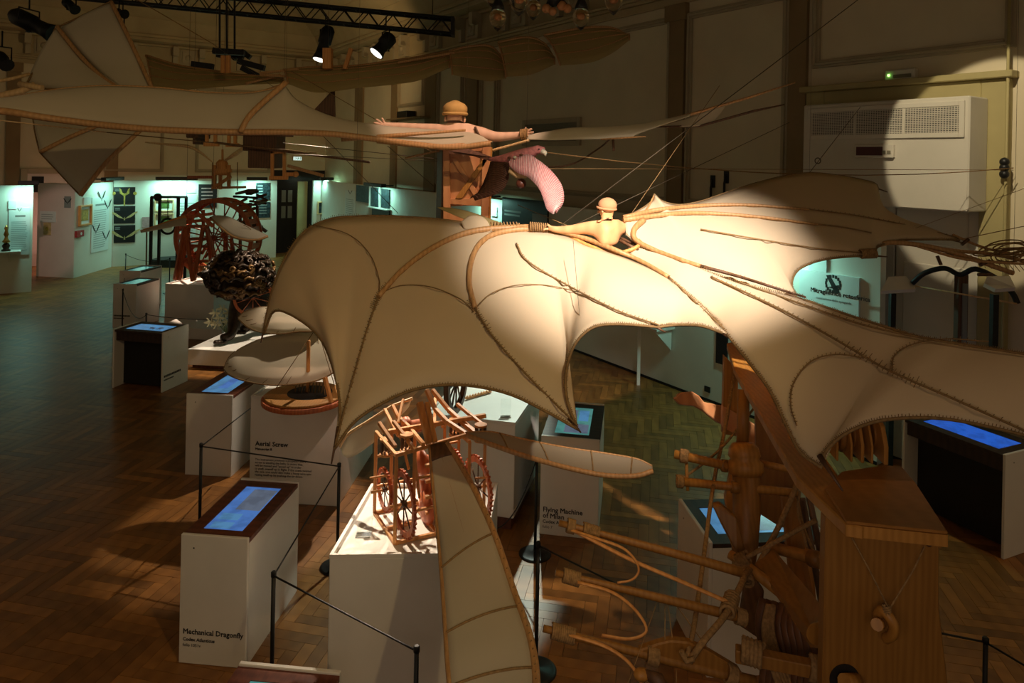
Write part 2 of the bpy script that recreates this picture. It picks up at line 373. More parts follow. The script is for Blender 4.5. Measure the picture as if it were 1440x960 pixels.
def cornice(pl, s0, s1, name, n0):
    mb = MB()
    for z0, z1, o in ((6.38, 6.52, .07), (6.52, 6.58, .13), (6.58, 6.64, .18), (6.64, 7.28, .04), (7.28, 7.36, .12), (7.42, 7.52, .42), (7.52, 7.62, .5)):
        wallbox(mb, pl, s0, s1, z0, z1, 0, o)
    for z0, o0, z1, o1 in ((7.36, .12, 7.42, .42), (7.62, .45, 8.1, .75), (8.1, .75, 8.45, 1.25), (8.45, 1.25, 8.75, 2.0)):
        a, b, c, d = pl.pt(s0, z0, o0), pl.pt(s1, z0, o0), pl.pt(s1, z1, o1), pl.pt(s0, z1, o1)
        mb.prism([a, b, c, d], pl.n*-.05+V((0, 0, .05)))
    t = struct(mb, name, M_['ceil'], bevel=.012)
    s = s0+.8
    while s < s1-.5:
        c = MB()
        for ds in (-.42, .42):
            wallbox(c, pl, s+ds-.09, s+ds+.09, 7.0, 7.30, .03, .34); wallbox(c, pl, s+ds-.07, s+ds+.07, 6.68, 7.0, .03, .16)
            c.lathe(pl.pt(s+ds-.09, 7.05, .26), pl.u, [(0, .08), (.18, .08)], 10)
        c.build('corbel', M_['trim'], t)
        r = MB()
        for q in (.26, .19): wallbox(r, pl, s-q, s+q, 6.98-q, 6.98+q, .03, .06+.04*(q < .2))
        r.lathe(pl.pt(s, 6.98, .05), pl.n, [(0, .14), (.07, .1), (.10, .04)], 8)
        r.build('rosette', M_['trim'], t)
        s += 2.1
    return t
cornice(RW, CS, 12, 'trim_1', 0); cornice(BW, -9, CB, 'trim_2', 0)
ti = [3]
def ring(pl, s0, s1, z0, z1, w=.11, o=.05, nm=None, mat='trim'):
    mb = MB()
    for ww, oo, ins in ((w, o, 0), (w*.35, o*1.7, w*.3)):
        a0, a1, b0, b1 = s0+ins, s1-ins, z0+ins, z1-ins
        wallbox(mb, pl, a0, a0+ww, b0, b1, 0, oo); wallbox(mb, pl, a1-ww, a1, b0, b1, 0, oo)
        wallbox(mb, pl, a0+ww, a1-ww, b0, b0+ww, 0, oo); wallbox(mb, pl, a0+ww, a1-ww, b1-ww, b1, 0, oo)
    t = struct(mb, nm or 'trim_%d' % ti[0], M_[mat], bevel=.006); ti[0] += (nm is None); return t
for pl, x0, x1, yy in ((RW, 551, 559, 200), (RW, 599, 614, 200), (RW, 655, 672, 200), (RW, 941, 964, 130), (RW, 1112, 1137, 90), (RW, 500, 511, 200), (BW, 147, 166, 235), (BW, 8, 28, 230)):
    s0 = pl.hit(x0, yy)[0]; s1 = pl.hit(x1, yy)[0]; mb = MB()
    wallbox(mb, pl, s0, s1, 0, 6.38, 0, .06); wallbox(mb, pl, s0-.05, s1+.05, 6.1, 6.38, 0, .1); wallbox(mb, pl, s0-.05, s1+.05, 0, .3, 0, .1)
    struct(mb, 'trim_%d' % ti[0], M_['tan']); ti[0] += 1
for x0, x1, y0, y1 in ((700, 945, 22, 0), (966, 1110, 5, 0), (1143, 1428, -160, 82), (616, 652, 80, 0), (561, 597, 108, 150), (676, 700, 70, 0)):
    s0 = RW.hit(x0, 150)[0]; s1 = RW.hit(x1, 150)[0]
    z1 = RW.hit((x0+x1)/2, y0)[1] if y0 > 0 else 6.3; z0 = RW.hit((x0+x1)/2, y1)[1] if y1 else 2.95
    if x0 in (700, 966, 676, 616): z1 = 6.2
    ring(RW, s0, s1, z0, min(z1, 6.25))
for b0, b1 in ((-5.5, -4.3), (-.2, 1.6), (2.6, 5.2)): ring(BW, b0, b1, 3.0, 6.0)
# tall door behind the air unit
s0 = RW.hit(1140, 160)[0]; s1 = RW.hit(1424, 160)[0]; zt = RW.hit(1280, 121)[1]
mb = MB(); wallbox(mb, RW, s0, s0+.28, 0, zt, 0, .12); wallbox(mb, RW, s1-.28, s1, 0, zt, 0, .12); wallbox(mb, RW, s0+.28, s1-.28, zt-.28, zt, 0, .12)
wallbox(mb, RW, s0-.06, s1+.06, zt, zt+.08, 0, .2)
M_['ochre'] = plain('ochre_paint', (.40, .34, .16), .6, .06, 3)
dr = struct(mb, 'door_1', M_['ochre'], bevel=.01)
a = (s0+s1)/2
mb = MB(); wallbox(mb, RW, s0+.29, a-.01, 0, zt-.29, 0, .05); mb.build('door_leaf', M_['ac'], dr, bevel=.008)
mb = MB(); wallbox(mb, RW, a+.01, s1-.29, 0, zt-.29, 0, .05); mb.build('door_leaf', M_['ac'], dr, bevel=.008)
for q0, q1 in ((s0+.29, a), (a, s1-.29)):
    for z0, z1 in ((.3, 1.3), (1.5, 2.5), (2.7, 3.5)):
        mb = MB()
        for d0, oo in ((.12, .075), (.2, .06)): wallbox(mb, RW, q0+d0, q1-d0, z0+d0-.1, z1-d0+.1, .04, oo)
        mb.build('door_panel', M_['ac'], dr, bevel=.012)
# exhibition partitions
sE = PR.hit(1238, 400)[0]
prt = struct(wallbox(MB(), PR, CS+1, sE, 0, 2.75, -.12, 0), 'wall_partition_right', M_['part'])
bD0, bD1, bE = PB.hit(389, 300)[0], PB.hit(440, 300)[0], CB-.55
struct(wallbox(MB(), PB, .02, bD0, 0, 2.75, -.12, 0), 'wall_partition_back', M_['part'])
struct(wallbox(MB(), PB, bD1, bE, 0, 2.75, -.12, 0), 'wall_partition_corner', M_['part'])
struct(wallbox(MB(), PL, -4, 0, 0, 2.75, -.12, 0), 'wall_partition_left', M_['part'])
struct(MB().prism([pA, pB, pB-V((.02, -.12, 0)), pA+V((.1, .5, 0))], (0, 0, 2.7)), 'wall_vestibule_front', M_['pink'])
struct(MB().prism([pB+V((0, .03, 0)), pC, pC-V((.12, 0, 0)), pB-V((.12, -.03, 0))], (0, 0, 2.7)), 'wall_vestibule_side', M_['part'])
# dark doorway in the back partition
dd = struct(wallbox(MB(), BW, BW.hit(380, 300)[0], BW.hit(455, 300)[0], 0, 3.1, .01, .06), 'door_2', M_['dark'])
mb = MB(); wallbox(mb, PB, bD1-.45, bD1-.08, 0, 2.7, -.5, -.42); mb.build('door_leaf', M_['ochre'], dd, bevel=.01)
mb = MB()
for i in range(2):
    for j in range(2): x = bD0+.35+i*.32; z = 1.55+j*.5; wallbox(mb, BW, BW.hit(395+i*9, 290)[0], BW.hit(401+i*9, 290)[0], 1.3+j*.6, 1.75+j*.6, .06, .07)
mb.build('notice_sheet', M_['greyprint'], dd)
# lit vestibule door with transom on the back wall
s0, s1 = BW.hit(29, 250)[0], BW.hit(106, 250)[0]; zt = BW.hit(65, 237)[1]
mb = MB(); wallbox(mb, BW, s0, s0+.18, 0, zt, 0, .1); wallbox(mb, BW, s1-.18, s1, 0, zt, 0, .1); wallbox(mb, BW, s0+.18, s1-.18, zt-.16, zt, 0, .1)
dv = struct(mb, 'door_3', M_['trim'], bevel=.01)
mb = MB(); wallbox(mb, BW, s0+.18, s1-.18, 0, zt-.16, 0, .02); mb.build('door_leaf', M_['pink'], dv)
mb = MB(); am = BW.hit(62, 250)[0]; wallbox(mb, BW, s0+.3, am, zt-.75, zt-.25, .02, .04); mb.build('transom_pane', M_['dark'], dv)
area((-13.6, 21.6, 2.6), (-13.6, 21.2, 0), 26, .6, .6, (1, .55, .42))
mb = MB(); wallbox(mb, RW, CS+1, RW.hit(1138, 300)[0], 0, .16, 0, .05); struct(mb, 'baseboard_right', M_['tan'])
mb = MB(); wallbox(mb, PR, CS+1, sE, 0, .04, 0, .012); struct(mb, 'baseboard_partition', M_['dark'])

# ================================================================ FIXTURES AND PRINTS ON THE WALLS
def slab(pl, x0, y0, x1, y1, o0, o1, mb=None): return wallbox(mb or MB(), pl, *pl.rect(x0, y0, x1, y1), o0, o1)
def strip_light(pl, x0, x1, y, power, label, reach=.45, lam=True):
    s0, z = pl.hit(x0, y); s1, z1 = pl.hit(x1, y); z = 2.78; o = pl.pt((s0+s1)/2, z, .12)
    t = thing('display_light', label, 'lamp', o, 'strip lights along the partition tops')
    mb = MB(); wallbox(mb, pl, s0, s1, z, z+.10, .28, .44); mb.build('lamp_housing', M_['black'], t, bevel=.01)
    mb = MB()
    for q in (.2, .8): wallbox(mb, pl, s0+(s1-s0)*q-.02, s0+(s1-s0)*q+.02, z+.02, z+.06, -.06, .28)
    mb.build('arm', M_['black'], t)
    if lam: area(pl.pt((s0+s1)/2, z-.02, .36), pl.pt((s0+s1)/2, 0.4, .12), power, max(.5, s1-s0-.1), .08, TEAL)
strip_light(PL, 26, 55, 270, 20, 'short black strip light over the leftmost partition')
strip_light(PS, 128, 155, 258, 15, 'short black strip light above the bird text panel')
strip_light(PB, 217, 275, 254, 40, 'long black strip light above the green framed pictures')
strip_light(PB, 344, 372, 252, 20, 'black strip light above the two blue black posters')
strip_light(PB, 446, 464, 254, 26, 'black strip light above the wood framed screen')
strip_light(PR, 530, 556, 258, 20, 'black strip light over the glazed picture cabinet')
strip_light(PR, 678, 706, 276, 20, 'black strip light over the small white sheet beside the black wall panel')
strip_light(PR, 1060, 1135, 262, 26, 'black strip light over the machine gun text panel')
def flat(pl, name, x0, y0, x1, y1, mat, label, cat, th=.02, off=0, group=None):
    mb = slab(pl, x0, y0, x1, y1, off+.002, off+th); o = thing(name, label, cat, pl.pt((pl.rect(x0, y0, x1, y1)[0]+pl.rect(x0, y0, x1, y1)[1])/2, pl.rect(x0, y0, x1, y1)[2], off), group)
    mb.build('sheet', M_[mat], o); return o, pl.rect(x0, y0, x1, y1), pl, off+th
def lines(res, u0, u1, v0, v1, n, mat='greyprint', name='text_lines', h=.35):
    o, (s0, s1, z0, z1), pl, of = res; mb = MB()
    for i in range(n):
        v = v1-(v1-v0)*(i+.5)/n; hh = (v1-v0)/n*h; e = u1-(u1-u0)*random.uniform(0, .15)
        wallbox(mb, pl, s0+(s1-s0)*u0, s0+(s1-s0)*e, z0+(z1-z0)*(v-hh/2), z0+(z1-z0)*(v+hh/2), of, of+.0015)
    p = mb.build(name, M_[mat], o); p['kind'] = 'stuff'; return p
def blob(res, u, v, r, mat, name, shape='wing'):
    o, (s0, s1, z0, z1), pl, of = res; c = pl.pt(s0+(s1-s0)*u, z0+(z1-z0)*v, of); ux = pl.u*(s1-s0); uz = V((0, 0, z1-z0)); mb = MB()
    if shape == 'wing':
        for sx in (-1, 1):
            pts = [c, c+ux*r*.5*sx+uz*r*.18, c+ux*r*1.0*sx+uz*r*.62, c+ux*r*1.05*sx+uz*r*.75, c+ux*r*.7*sx+uz*r*.6, c+ux*r*.25*sx+uz*r*.22]
            mb.prism(pts, pl.n*.002)
        mb.prism([c+ux*.06*r-uz*.1*r, c+uz*.25*r, c-ux*.06*r-uz*.1*r], pl.n*.003)
    elif shape == 'fork':
        mb.prism([c-ux*.04*r-uz*r*.8, c+ux*.04*r-uz*r*.8, c+ux*.05*r, c-ux*.05*r], pl.n*.002)
        for sx in (-1, 1): mb.prism([c-uz*.1*r, c+ux*.28*r*sx+uz*.1*r, c+ux*.3*r*sx+uz*.5*r, c+ux*.2*r*sx+uz*.4*r, c+ux*.12*r*sx+uz*.15*r, c+uz*.08*r], pl.n*.002)
        for sx in (-1, 1): mb.lathe(c+ux*.62*r*sx+uz*.1*r, pl.n, [(0, .07*r), (.002, .06*r)], 10)
    else: mb.lathe(c, pl.n, [(0, r*(s1-s0)), (.002, r*(s1-s0)*.95)], 14)
    return mb.build(name, M_[mat], o)
M_['greenpic'] = plain('green_print', (.10, .17, .04), .6, .5, 12, 0); M_['yellowpic'] = plain('yellow_print', (.42, .30, .06), .6, .5, 14, 0)
M_['teallines'] = plain('soft_grey_text', (.36, .42, .42), .7, 0, 5, 0); M_['beige'] = plain('straw_print', (.50, .38, .17), .6, .3, 10, 0)
# left partition
r = flat(PL, 'text_panel', 12, 292, 42, 358, 'paper', 'tall white text panel with a small insect drawing on the leftmost partition', 'panel'); lines(r, .12, .9, .08, .72, 16, 'teallines'); lines(r, .3, .8, .80, .85, 1, 'greyprint', 'heading', .8); blob(r, .5, .93, .10, 'print', 'emblem')
flat(PL, 'caption_card', 12, 282, 23, 294, 'paper', 'small blank white card above the leftmost text panel', 'card', .03)
o = thing('wall_shelf', 'thin white shelf holding a brass lantern on the leftmost partition', 'shelf', PL.pt(PL.hit(5, 352)[0], PL.hit(5, 352)[1]-.02, 0))
mb = MB(); s0, z = PL.hit(-8, 352); s1 = PL.hit(30, 352)[0]; wallbox(mb, PL, s0, s1, z-.05, z-.01, .01, .32); mb.build('board', M_['white'], o, bevel=.004)
mb = MB(); mb.prism([PL.pt(s0+.3, z-.05, .01), PL.pt(s0+.3, z-.05, .28), PL.pt(s0+.3, z-.3, .01)], PL.u*.03); mb.build('bracket', M_['white'], o)
M_['brass'] = plain('polished_brass', (.55, .32, .09), .3, .2, 10, .02, .9)
c = PL.pt(PL.hit(9, 352)[0], z-.01, .18)
o = thing('brass_lantern', 'turned brass lantern with dark base standing on the far left wall shelf', 'ornament', c)
MB().lathe(c, (0, 0, 1), [(0, .10), (.04, .10), (.06, .06), (.14, .09), (.2, .05)], 14).build('base', M_['bronze'], o)
MB().lathe(c, (0, 0, 1), [(.2, .04), (.24, .09), (.30, .05), (.36, .03), (.42, .06), (.52, .03), (.58, .045), (.66, .01)], 14).build('stem', M_['brass'], o)
# vestibule front
r = flat(PF, 'notice_sheet', 57, 297, 79, 312, 'paper', 'small pale notice on the pink vestibule wall', 'notice'); lines(r, .1, .9, .2, .8, 3, 'teallines')
r = flat(PF, 'pinned_drawing', 62, 313, 72, 330, 'beige', 'yellow drawing of a toy robot pinned below the pale notice', 'drawing'); blob(r, .5, .5, .25, 'yellowpic', 'figure', 'disc')
r = flat(PF, 'insect_cutout', 91, 276, 100, 292, 'greyprint', 'dark winged insect cutout high on the pink vestibule wall', 'picture', .015); blob(r, .5, .4, .6, 'print', 'wings')
# vestibule side
def framed(pl, x0, y0, x1, y1, fm, mount, pic, label, name='framed_picture'):
    r = pl.rect(x0, y0, x1, y1); s0, s1, z0, z1 = r; o = thing(name, label, 'picture', pl.pt((s0+s1)/2, z0, 0)); wd = min(s1-s0, z1-z0)*.09
    mb = MB(); wallbox(mb, pl, s0, s0+wd, z0, z1, 0, .07); wallbox(mb, pl, s1-wd, s1, z0, z1, 0, .07); wallbox(mb, pl, s0+wd, s1-wd, z0, z0+wd, 0, .07); wallbox(mb, pl, s0+wd, s1-wd, z1-wd, z1, 0, .07)
    mb.build('frame', M_[fm], o, bevel=.005); mb = MB(); wallbox(mb, pl, s0+wd, s1-wd, z0+wd, z1-wd, .0, .02); mb.build('mount', M_[mount], o)
    q = (s1-s0)*.22; mb = MB(); wallbox(mb, pl, s0+q, s1-q, z0+(z1-z0)*.24, z1-(z1-z0)*.22, .02, .024); mb.build('print', M_[pic], o); return o
framed(PS, 110, 288, 127, 317, 'pine', 'paper', 'yellowpic', 'small picture in a light wooden frame beside the red alarm box')
r = flat(PS, 'text_panel', 128, 277, 152, 353, 'paper', 'tall white text panel with three dark birds on the teal lit side wall', 'panel'); lines(r, .12, .85, .06, .78, 18, 'teallines'); lines(r, .2, .85, .84, .88, 1, 'greyprint', 'heading', .8)
for u, v in ((.55, .95), (.92, .78), (.25, .36), (.85, .2)): blob(r, u, v, .22, 'print', 'bird_figure')
flat(PS, 'caption_card', 117, 277, 127, 288, 'paper', 'small white card above the light wooden frame', 'card', .03)
M_['alarm'] = plain('alarm_red', (.34, .03, .03), .4)
r = flat(PS, 'fire_alarm_box', 105, 324, 115, 333, 'alarm', 'red fire alarm call box on the teal side wall', 'alarm', .07); blob(r, .6, .5, .12, 'paper', 'button', 'disc')
# back partition: three black posters in a column
for i, (y0, y1) in enumerate(((263, 287), (289.5, 314), (316.5, 341))):
    r = flat(PB, 'black_poster', 160, y0, 190, y1, 'poster', ('topmost black poster with a gold tuning fork shape, left of the black iron frame', 'middle black poster with a winged device, left of the black iron frame', 'lowest black poster with long straw wings, left of the black iron frame')[i], 'poster', group='black posters in a column')
    if i == 0: blob(r, .5, .55, .8, 'yellowpic', 'device_print', 'fork')
    else: blob(r, .5, .25, .5+.1*i, 'beige', 'device_print')
    lines(r, .05, .3, .75, .92, 3, 'teallines')
framed(PB, 217, 280, 244, 297, 'pale', 'paper', 'greenpic', 'green landscape print in a pale frame behind the black iron frame, upper one')
framed(PB, 217, 300, 244, 317, 'pale', 'paper', 'greenpic', 'green print in a pale frame, the lower one behind the black iron frame')
M_['pinkprint'] = plain('pink_print', (.42, .26, .26), .7, .2, 20, 0)
flat(PB, 'pink_sign', 200, 305, 213, 320, 'pinkprint', 'small pink printed sign on the partition beside the black iron frame', 'sign')
r = flat(PB, 'text_panel', 248, 273, 276, 345, 'paper', 'white text panel right of the green pictures, partly behind the black frame', 'panel'); lines(r, .1, .9, .1, .85, 14, 'teallines')
flat(PB, 'caption_card', 263, 265, 275, 271, 'paper', 'small white card above the text panel beside the green pictures', 'card', .03)
r = flat(PB, 'black_poster', 279, 259, 305, 292, 'poster', 'black poster with red rows of print behind the hanging orange model', 'poster'); lines(r, .15, .8, .3, .9, 4, 'pinkprint')
r = flat(PB, 'black_poster', 360, 257, 380, 281, 'bluep', 'upper blue black poster with a white stripe by the dark doorway', 'poster', group='blue black posters by the doorway'); lines(r, .1, .5, .1, .9, 5, 'teallines')
r = flat(PB, 'black_poster', 360, 284, 380, 306, 'bluep', 'lower blue black poster with faint drawings by the dark doorway', 'poster', group='blue black posters by the doorway'); lines(r, .2, .8, .2, .9, 4, 'greyprint')
# corner partition
framed(PB, 446, 283, 470, 301, 'pale', 'bluep', 'bluep', 'wood framed dark screen on the teal corner partition', 'framed_screen')
flat(PB, 'caption_card', 459, 273, 469, 280, 'paper', 'small white card above the wood framed screen', 'card', .03)
# right partition, far part
r = flat(PR, 'text_panel', 486, 268, 500, 305, 'paper', 'white text panel right of the wood framed screen', 'panel'); lines(r, .1, .9, .1, .7, 8, 'teallines'); blob(r, .5, .88, .2, 'print', 'emblem')
o = thing('picture_cabinet', 'glazed cabinet of dark pictures at the corner end of the teal partition', 'cabinet', PR.pt(PR.hit(528, 300)[0], 1.0, 0))
for (x0, y0, x1, y1, mt) in ((503, 261, 521, 284, 'bluep'), (523, 264, 536, 291, 'bluep'), (538, 266, 549, 292, 'bluep'), (525, 294, 549, 306, 'poster')): slab(PR, x0, y0, x1, y1, .01, .05).build('picture', M_[mt], o)
slab(PR, 522.3, 262, 523.2, 293, .0, .09).build('upright', M_['white'], o); slab(PR, 536.4, 262, 537.4, 293, .0, .09).build('upright', M_['white'], o)
slab(PR, 522, 292, 551, 293.5, .0, .16).build('ledge', M_['white'], o)
flat(PR, 'caption_card', 692, 291, 700, 304, 'paper', 'small white sheet on the teal partition left of the black wall panel', 'card', .03)
r = flat(PR, 'black_wall_panel', 708, 280, 772, 322, 'poster', 'wide black wall panel with two grey lines of lettering behind the carved pilot', 'panel', .04); lines(r, .06, .45, .35, .6, 2, 'greyprint', 'lettering', .5)
b_ = slab(PR, 751, 301, 772, 322, .045, .05); b_.build('photograph', M_['greyprint'], r[0])
# right partition, near part
r = flat(PR, 'text_panel', 1126, 384, 1210, 470, 'paper', 'wide pale text panel headed Mitragliatrice rotosferica under the bat wing', 'panel', .04)
s0, s1, z0, z1 = r[1]; W_ = s1-s0
lettering('Mitragliatrice rotosferica', .082, PR.mat(s0+W_*.20, PR.hit(1170, 409.5)[1]-.04, .042), M_['print'], r[0], 'heading', bold=.012)
lettering('costruzione della spingarda', .045, PR.mat(s0+W_*.30, PR.hit(1170, 417)[1]-.05, .042), M_['greyprint'], r[0], 'subheading')
mb = MB(); cz = PR.hit(1174, 401)[1]; cs = PR.hit(1174, 401)[0]
for k in range(16): a = 2*PI*k/16; mb.obox(PR.pt(cs+math.cos(a)*.10, cz+math.sin(a)*.10, .041)-PR.u*.014, PR.u*.028, PR.n*.002, V((0, 0, .04)))
mb.prism([PR.pt(cs-.1, cz+.12, .041), PR.pt(cs-.05, cz+.13, .041), PR.pt(cs+.10, cz-.08, .041), PR.pt(cs+.03, cz-.10, .041)], PR.n*.003)
mb.prism([PR.pt(cs-.07, cz-.03, .041), PR.pt(cs+.08, cz+.02, .041), PR.pt(cs+.07, cz-.05, .041)], PR.n*.003); mb.build('emblem', M_['print'], r[0])
lines(r, .12, .9, .05, .22, 3, 'teallines')
flat(PR, 'caption_card', 1139, 361, 1164, 381, 'paper', 'small pale card above the rotosferica text panel', 'card', .03)
flat(PR, 'black_poster', 1008, 458, 1024, 512, 'poster', 'narrow black poster low on the partition behind the wooden beam', 'poster')
r = flat(PR, 'cable_outlet', 991, 543, 999, 551, 'print', 'small round black cable outlet low on the teal partition', 'outlet', .012)
o = thing('folding_wall_desk', 'white wall shelf on one slender white leg under the bat wing', 'shelf', PR.pt(PR.hit(920, 555)[0], 0, .3))
s0, z = PR.hit(902, 446); s1 = PR.hit(950, 446)[0]
mb = MB(); wallbox(mb, PR, s0, s1, z-.04, z, .01, .42); mb.build('board', M_['white'], o, bevel=.004)
lg = PR.pt(s0+.35, 0, .38); MB().cbox(lg+V((0, 0, (z-.04)/2)), .05, .05, z-.04).build('leg', M_['white'], o)
mb = MB(); mb.prism([PR.pt(s1-.1, z-.04, .01), PR.pt(s1-.1, z-.04, .4), PR.pt(s1-.1, z-.4, .01)], PR.u*.03); mb.build('bracket', M_['white'], o)
o = thing('white_stand_leg', 'second slender white shelf leg standing in shadow at the partition', 'shelf', PR.pt(PR.hit(818, 500)[0], 0, .3))
s0 = PR.hit(812, 480)[0]; MB().cbox(PR.pt(s0+.1, .55, .3), .05, .05, 1.1).build('leg', M_['white'], o); mb = MB(); wallbox(mb, PR, s0-.4, s0+.4, 1.1, 1.14, .01, .42); mb.build('board', M_['white'], o)
# right wall fittings above the partition
o = thing('wall_vent', 'grey framed vent panel on the long wall behind the pink bird', 'vent', RW.pt(RW.hit(778, 205)[0], RW.hit(778, 205)[1], 0))
s0, s1, z0, z1 = RW.rect(737, 167, 818, 205); mb = MB()
for q in ((s0, s0+.1, z0, z1), (s1-.1, s1, z0, z1), (s0+.1, s1-.1, z0, z0+.1), (s0+.1, s1-.1, z1-.1, z1)): wallbox(mb, RW, *q, 0, .06)
mb.build('frame', M_['trim'], o, bevel=.006); mb = MB()
wallbox(mb, RW, s0+.1, s1-.1, z0+.1, z1-.1, 0, .02); mb.build('grille', M_['grille'], o)
for i in range(12): mb = MB(); zz = z0+.12+(z1-z0-.24)*i/12; wallbox(mb, RW, s0+.1, s1-.1, zz, zz+.012, .02, .04); mb.build('slat', M_['grille'], o)
o = thing('wall_projector', 'small black projector on a bracket under the upper wall panel', 'projector', RW.pt(RW.hit(580, 166)[0], RW.hit(580, 166)[1], 0))
slab(RW, 573, 157, 587, 166, .05, .35).build('body', M_['black'], o, bevel=.01); slab(RW, 560, 166, 608, 168, 0, .4).build('shelf', M_['tan'], o)
# air unit: faceted cream cabinet
s0 = RW.hit(1129, 200, .55)[0]; s1 = RW.hit(1363, 200, .55)[0]; z1 = RW.hit(1250, 141, .55)[1]; z0 = RW.hit(1350, 298, .55)[1]
AU = thing('air_conditioner', 'large cream wall air conditioner with a long upper grille over the door', 'air conditioner', RW.pt((s0+s1)/2, z0, 0))
mb = MB(); wallbox(mb, RW, s0, s1, z0, z1, .12, .55); mb.build('cabinet', M_['ac'], AU, bevel=.015)
g0, g1 = RW.hit(1142, 170, .55)[0], RW.hit(1349, 170, .55)[0]; gz1 = RW.hit(1246, 154, .55)[1]; gz0 = RW.hit(1246, 188, .55)[1]
mb = MB(); wd = .06
for q in ((g0-wd, g0, gz0-wd, gz1+wd), (g1, g1+wd, gz0-wd, gz1+wd), (g0, g1, gz0-wd, gz0), (g0, g1, gz1, gz1+wd)): wallbox(mb, RW, *q, .55, .575)
fr_ = mb.build('grille_frame', M_['ac'], AU, bevel=.006)
mb = MB(); wallbox(mb, RW, g0, g1, gz0, gz1, .551, .553); mb.build('grille_back', M_['dark'], fr_)
for i in range(14): mb = MB(); zz = gz0+(gz1-gz0)*(i+.3)/14; wallbox(mb, RW, g0, g1, zz, zz+(gz1-gz0)/30, .555, .572); mb.build('slat', M_['ac'], fr_)
for q in (.333, .667): mb = MB(); a = g0+(g1-g0)*q; wallbox(mb, RW, a-.012, a+.012, gz0, gz1, .555, .575); mb.build('divider', M_['ac'], fr_)
mb = MB()
for i in range(60): a = g0+(g1-g0)*(i+.5)/60; wallbox(mb, RW, a-.003, a+.003, gz0, gz1, .556, .57)
mb.build('grille_wires', M_['ac'], fr_, kind='stuff')
c0, c1 = RW.hit(1204, 212, .55)[0], RW.hit(1259, 212, .55)[0]; cz0, cz1 = RW.hit(1231, 222, .55)[1], RW.hit(1231, 203, .55)[1]
mb = MB(); wallbox(mb, RW, c0, c1, cz0, cz1, .55, .60); cp = mb.build('control_panel', M_['ac'], AU, bevel=.008)
M_['maroon'] = plain('dark_red_display', (.07, .008, .008), .3)
mb = MB(); wallbox(mb, RW, c0+.03, c0+(c1-c0)*.74, cz0+.03, cz1-.03, .60, .604); mb.build('display', M_['maroon'], cp)
mb = MB()
for i in range(2): wallbox(mb, RW, c1-.13+i*.06, c1-.09+i*.06, cz0+.05, cz0+.09, .60, .61)
mb.build('buttons', M_['grille'], cp)
o = thing('emergency_light', 'slim emergency light with a green diode above the air conditioner', 'lamp', RW.pt(RW.hit(1270, 115)[0], RW.hit(1270, 115)[1], 0))
slab(RW, 1249, 98, 1292, 116, .01, .10).build('housing', M_['ac'], o, bevel=.015); slab(RW, 1262, 105, 1287, 110, .10, .105).build('diffuser', M_['grille'], o)
M_['led'] = screen('green_diode', (.3, 1, .15), 6); s_, z_ = RW.hit(1256, 107); MB().ball(RW.pt(s_, z_, .11), .016).build('diode', M_['led'], o)
M_['exitg'] = screen('exit_green', (.01, .26, .08), .55); M_['exitw'] = screen('exit_white', (.75, .95, .85), .9)
def exit_sign(pl, x0, y0, x1, y1, off, label, mat):
    s0, s1, z0, z1 = pl.rect(x0, y0, x1, y1); o = thing('exit_sign', label, 'sign', pl.pt((s0+s1)/2, z0, off)); mb = MB(); wallbox(mb, pl, s0, s1, z0, z1, off, off+.06); mb.build('box', M_['ac'], o, bevel=.006)
    e = .12*(z1-z0); mb = MB(); wallbox(mb, pl, s0+e, s0+(s1-s0)*.62 if mat == 'exitg' else s1-e, z0+e, z1-e, off+.06, off+.064); mb.build('panel', M_[mat], o)
    fg = M_['exitw'] if mat == 'exitg' else M_['exitg']; cx = s0+(s1-s0)*(.40 if mat == 'exitg' else .62); h = z1-z0; mb = MB(); of = off+.0655; zc = (z0+z1)/2
    pt = lambda a, b: pl.pt(cx+a*h, zc+b*h, of)
    mb.lathe(pt(-.02, .26), pl.n, [(0, .065*h), (.002, .06*h)], 8)
    for a, b, c, d in ((-.02, .18, -.08, -.05), (-.08, -.05, .06, -.3), (-.08, -.05, -.22, -.2), (-.22, -.2, -.28, -.3), (-.04, .14, -.2, .02), (-.03, .14, .12, .02)): mb.bar(pt(a, b), pt(c, d), .08*h, .002, pl.n)
    mb.bar(pt(-.6, 0), pt(-.35, 0), .09*h, .002, pl.n); mb.bar(pt(.35, -.3), pt(.35, .3), .1*h, .002, pl.n)
    mb.build('running_figure', fg, o)
exit_sign(RW, 1230, 269, 1256, 287, .0, 'green exit sign below the air conditioner at the wing edge', 'exitg')
exit_sign(BW, 411, 219.5, 424, 226, .02, 'small glowing white exit sign over the dark doorway', 'exitw')
area(BW.pt(BW.hit(417, 225)[0], 2.9, .3), BW.pt(BW.hit(417, 225)[0], 0, .6), 1, .3, .1, (.8, 1, .8))
for px, py, lab in ((453, 255, 'small black camera bracket left on the far wall above the corner partition'), (1022, 262, 'black hook fitting on the wall left of the cream wing peak'), (1003, 268, 'short dark peg beside the black hook on the right wall')):
    pl = PB if px == 453 else RW; s_, z_ = pl.hit(px, py); o = thing('wall_hook', lab, 'hook', pl.pt(s_, z_, 0)); pl_ = pl
    MB().tube([pl.pt(s_, z_+.2, .01), pl.pt(s_, z_+.05, .06), pl.pt(s_, z_-.1, .06), pl.pt(s_+.02, z_-.16, .1)], .02).build('hook', M_['black'], o); mb = MB(); wallbox(mb, pl, s_-.04, s_+.04, z_+.05, z_+.25, 0, .03); mb.build('plate', M_['black'], o)
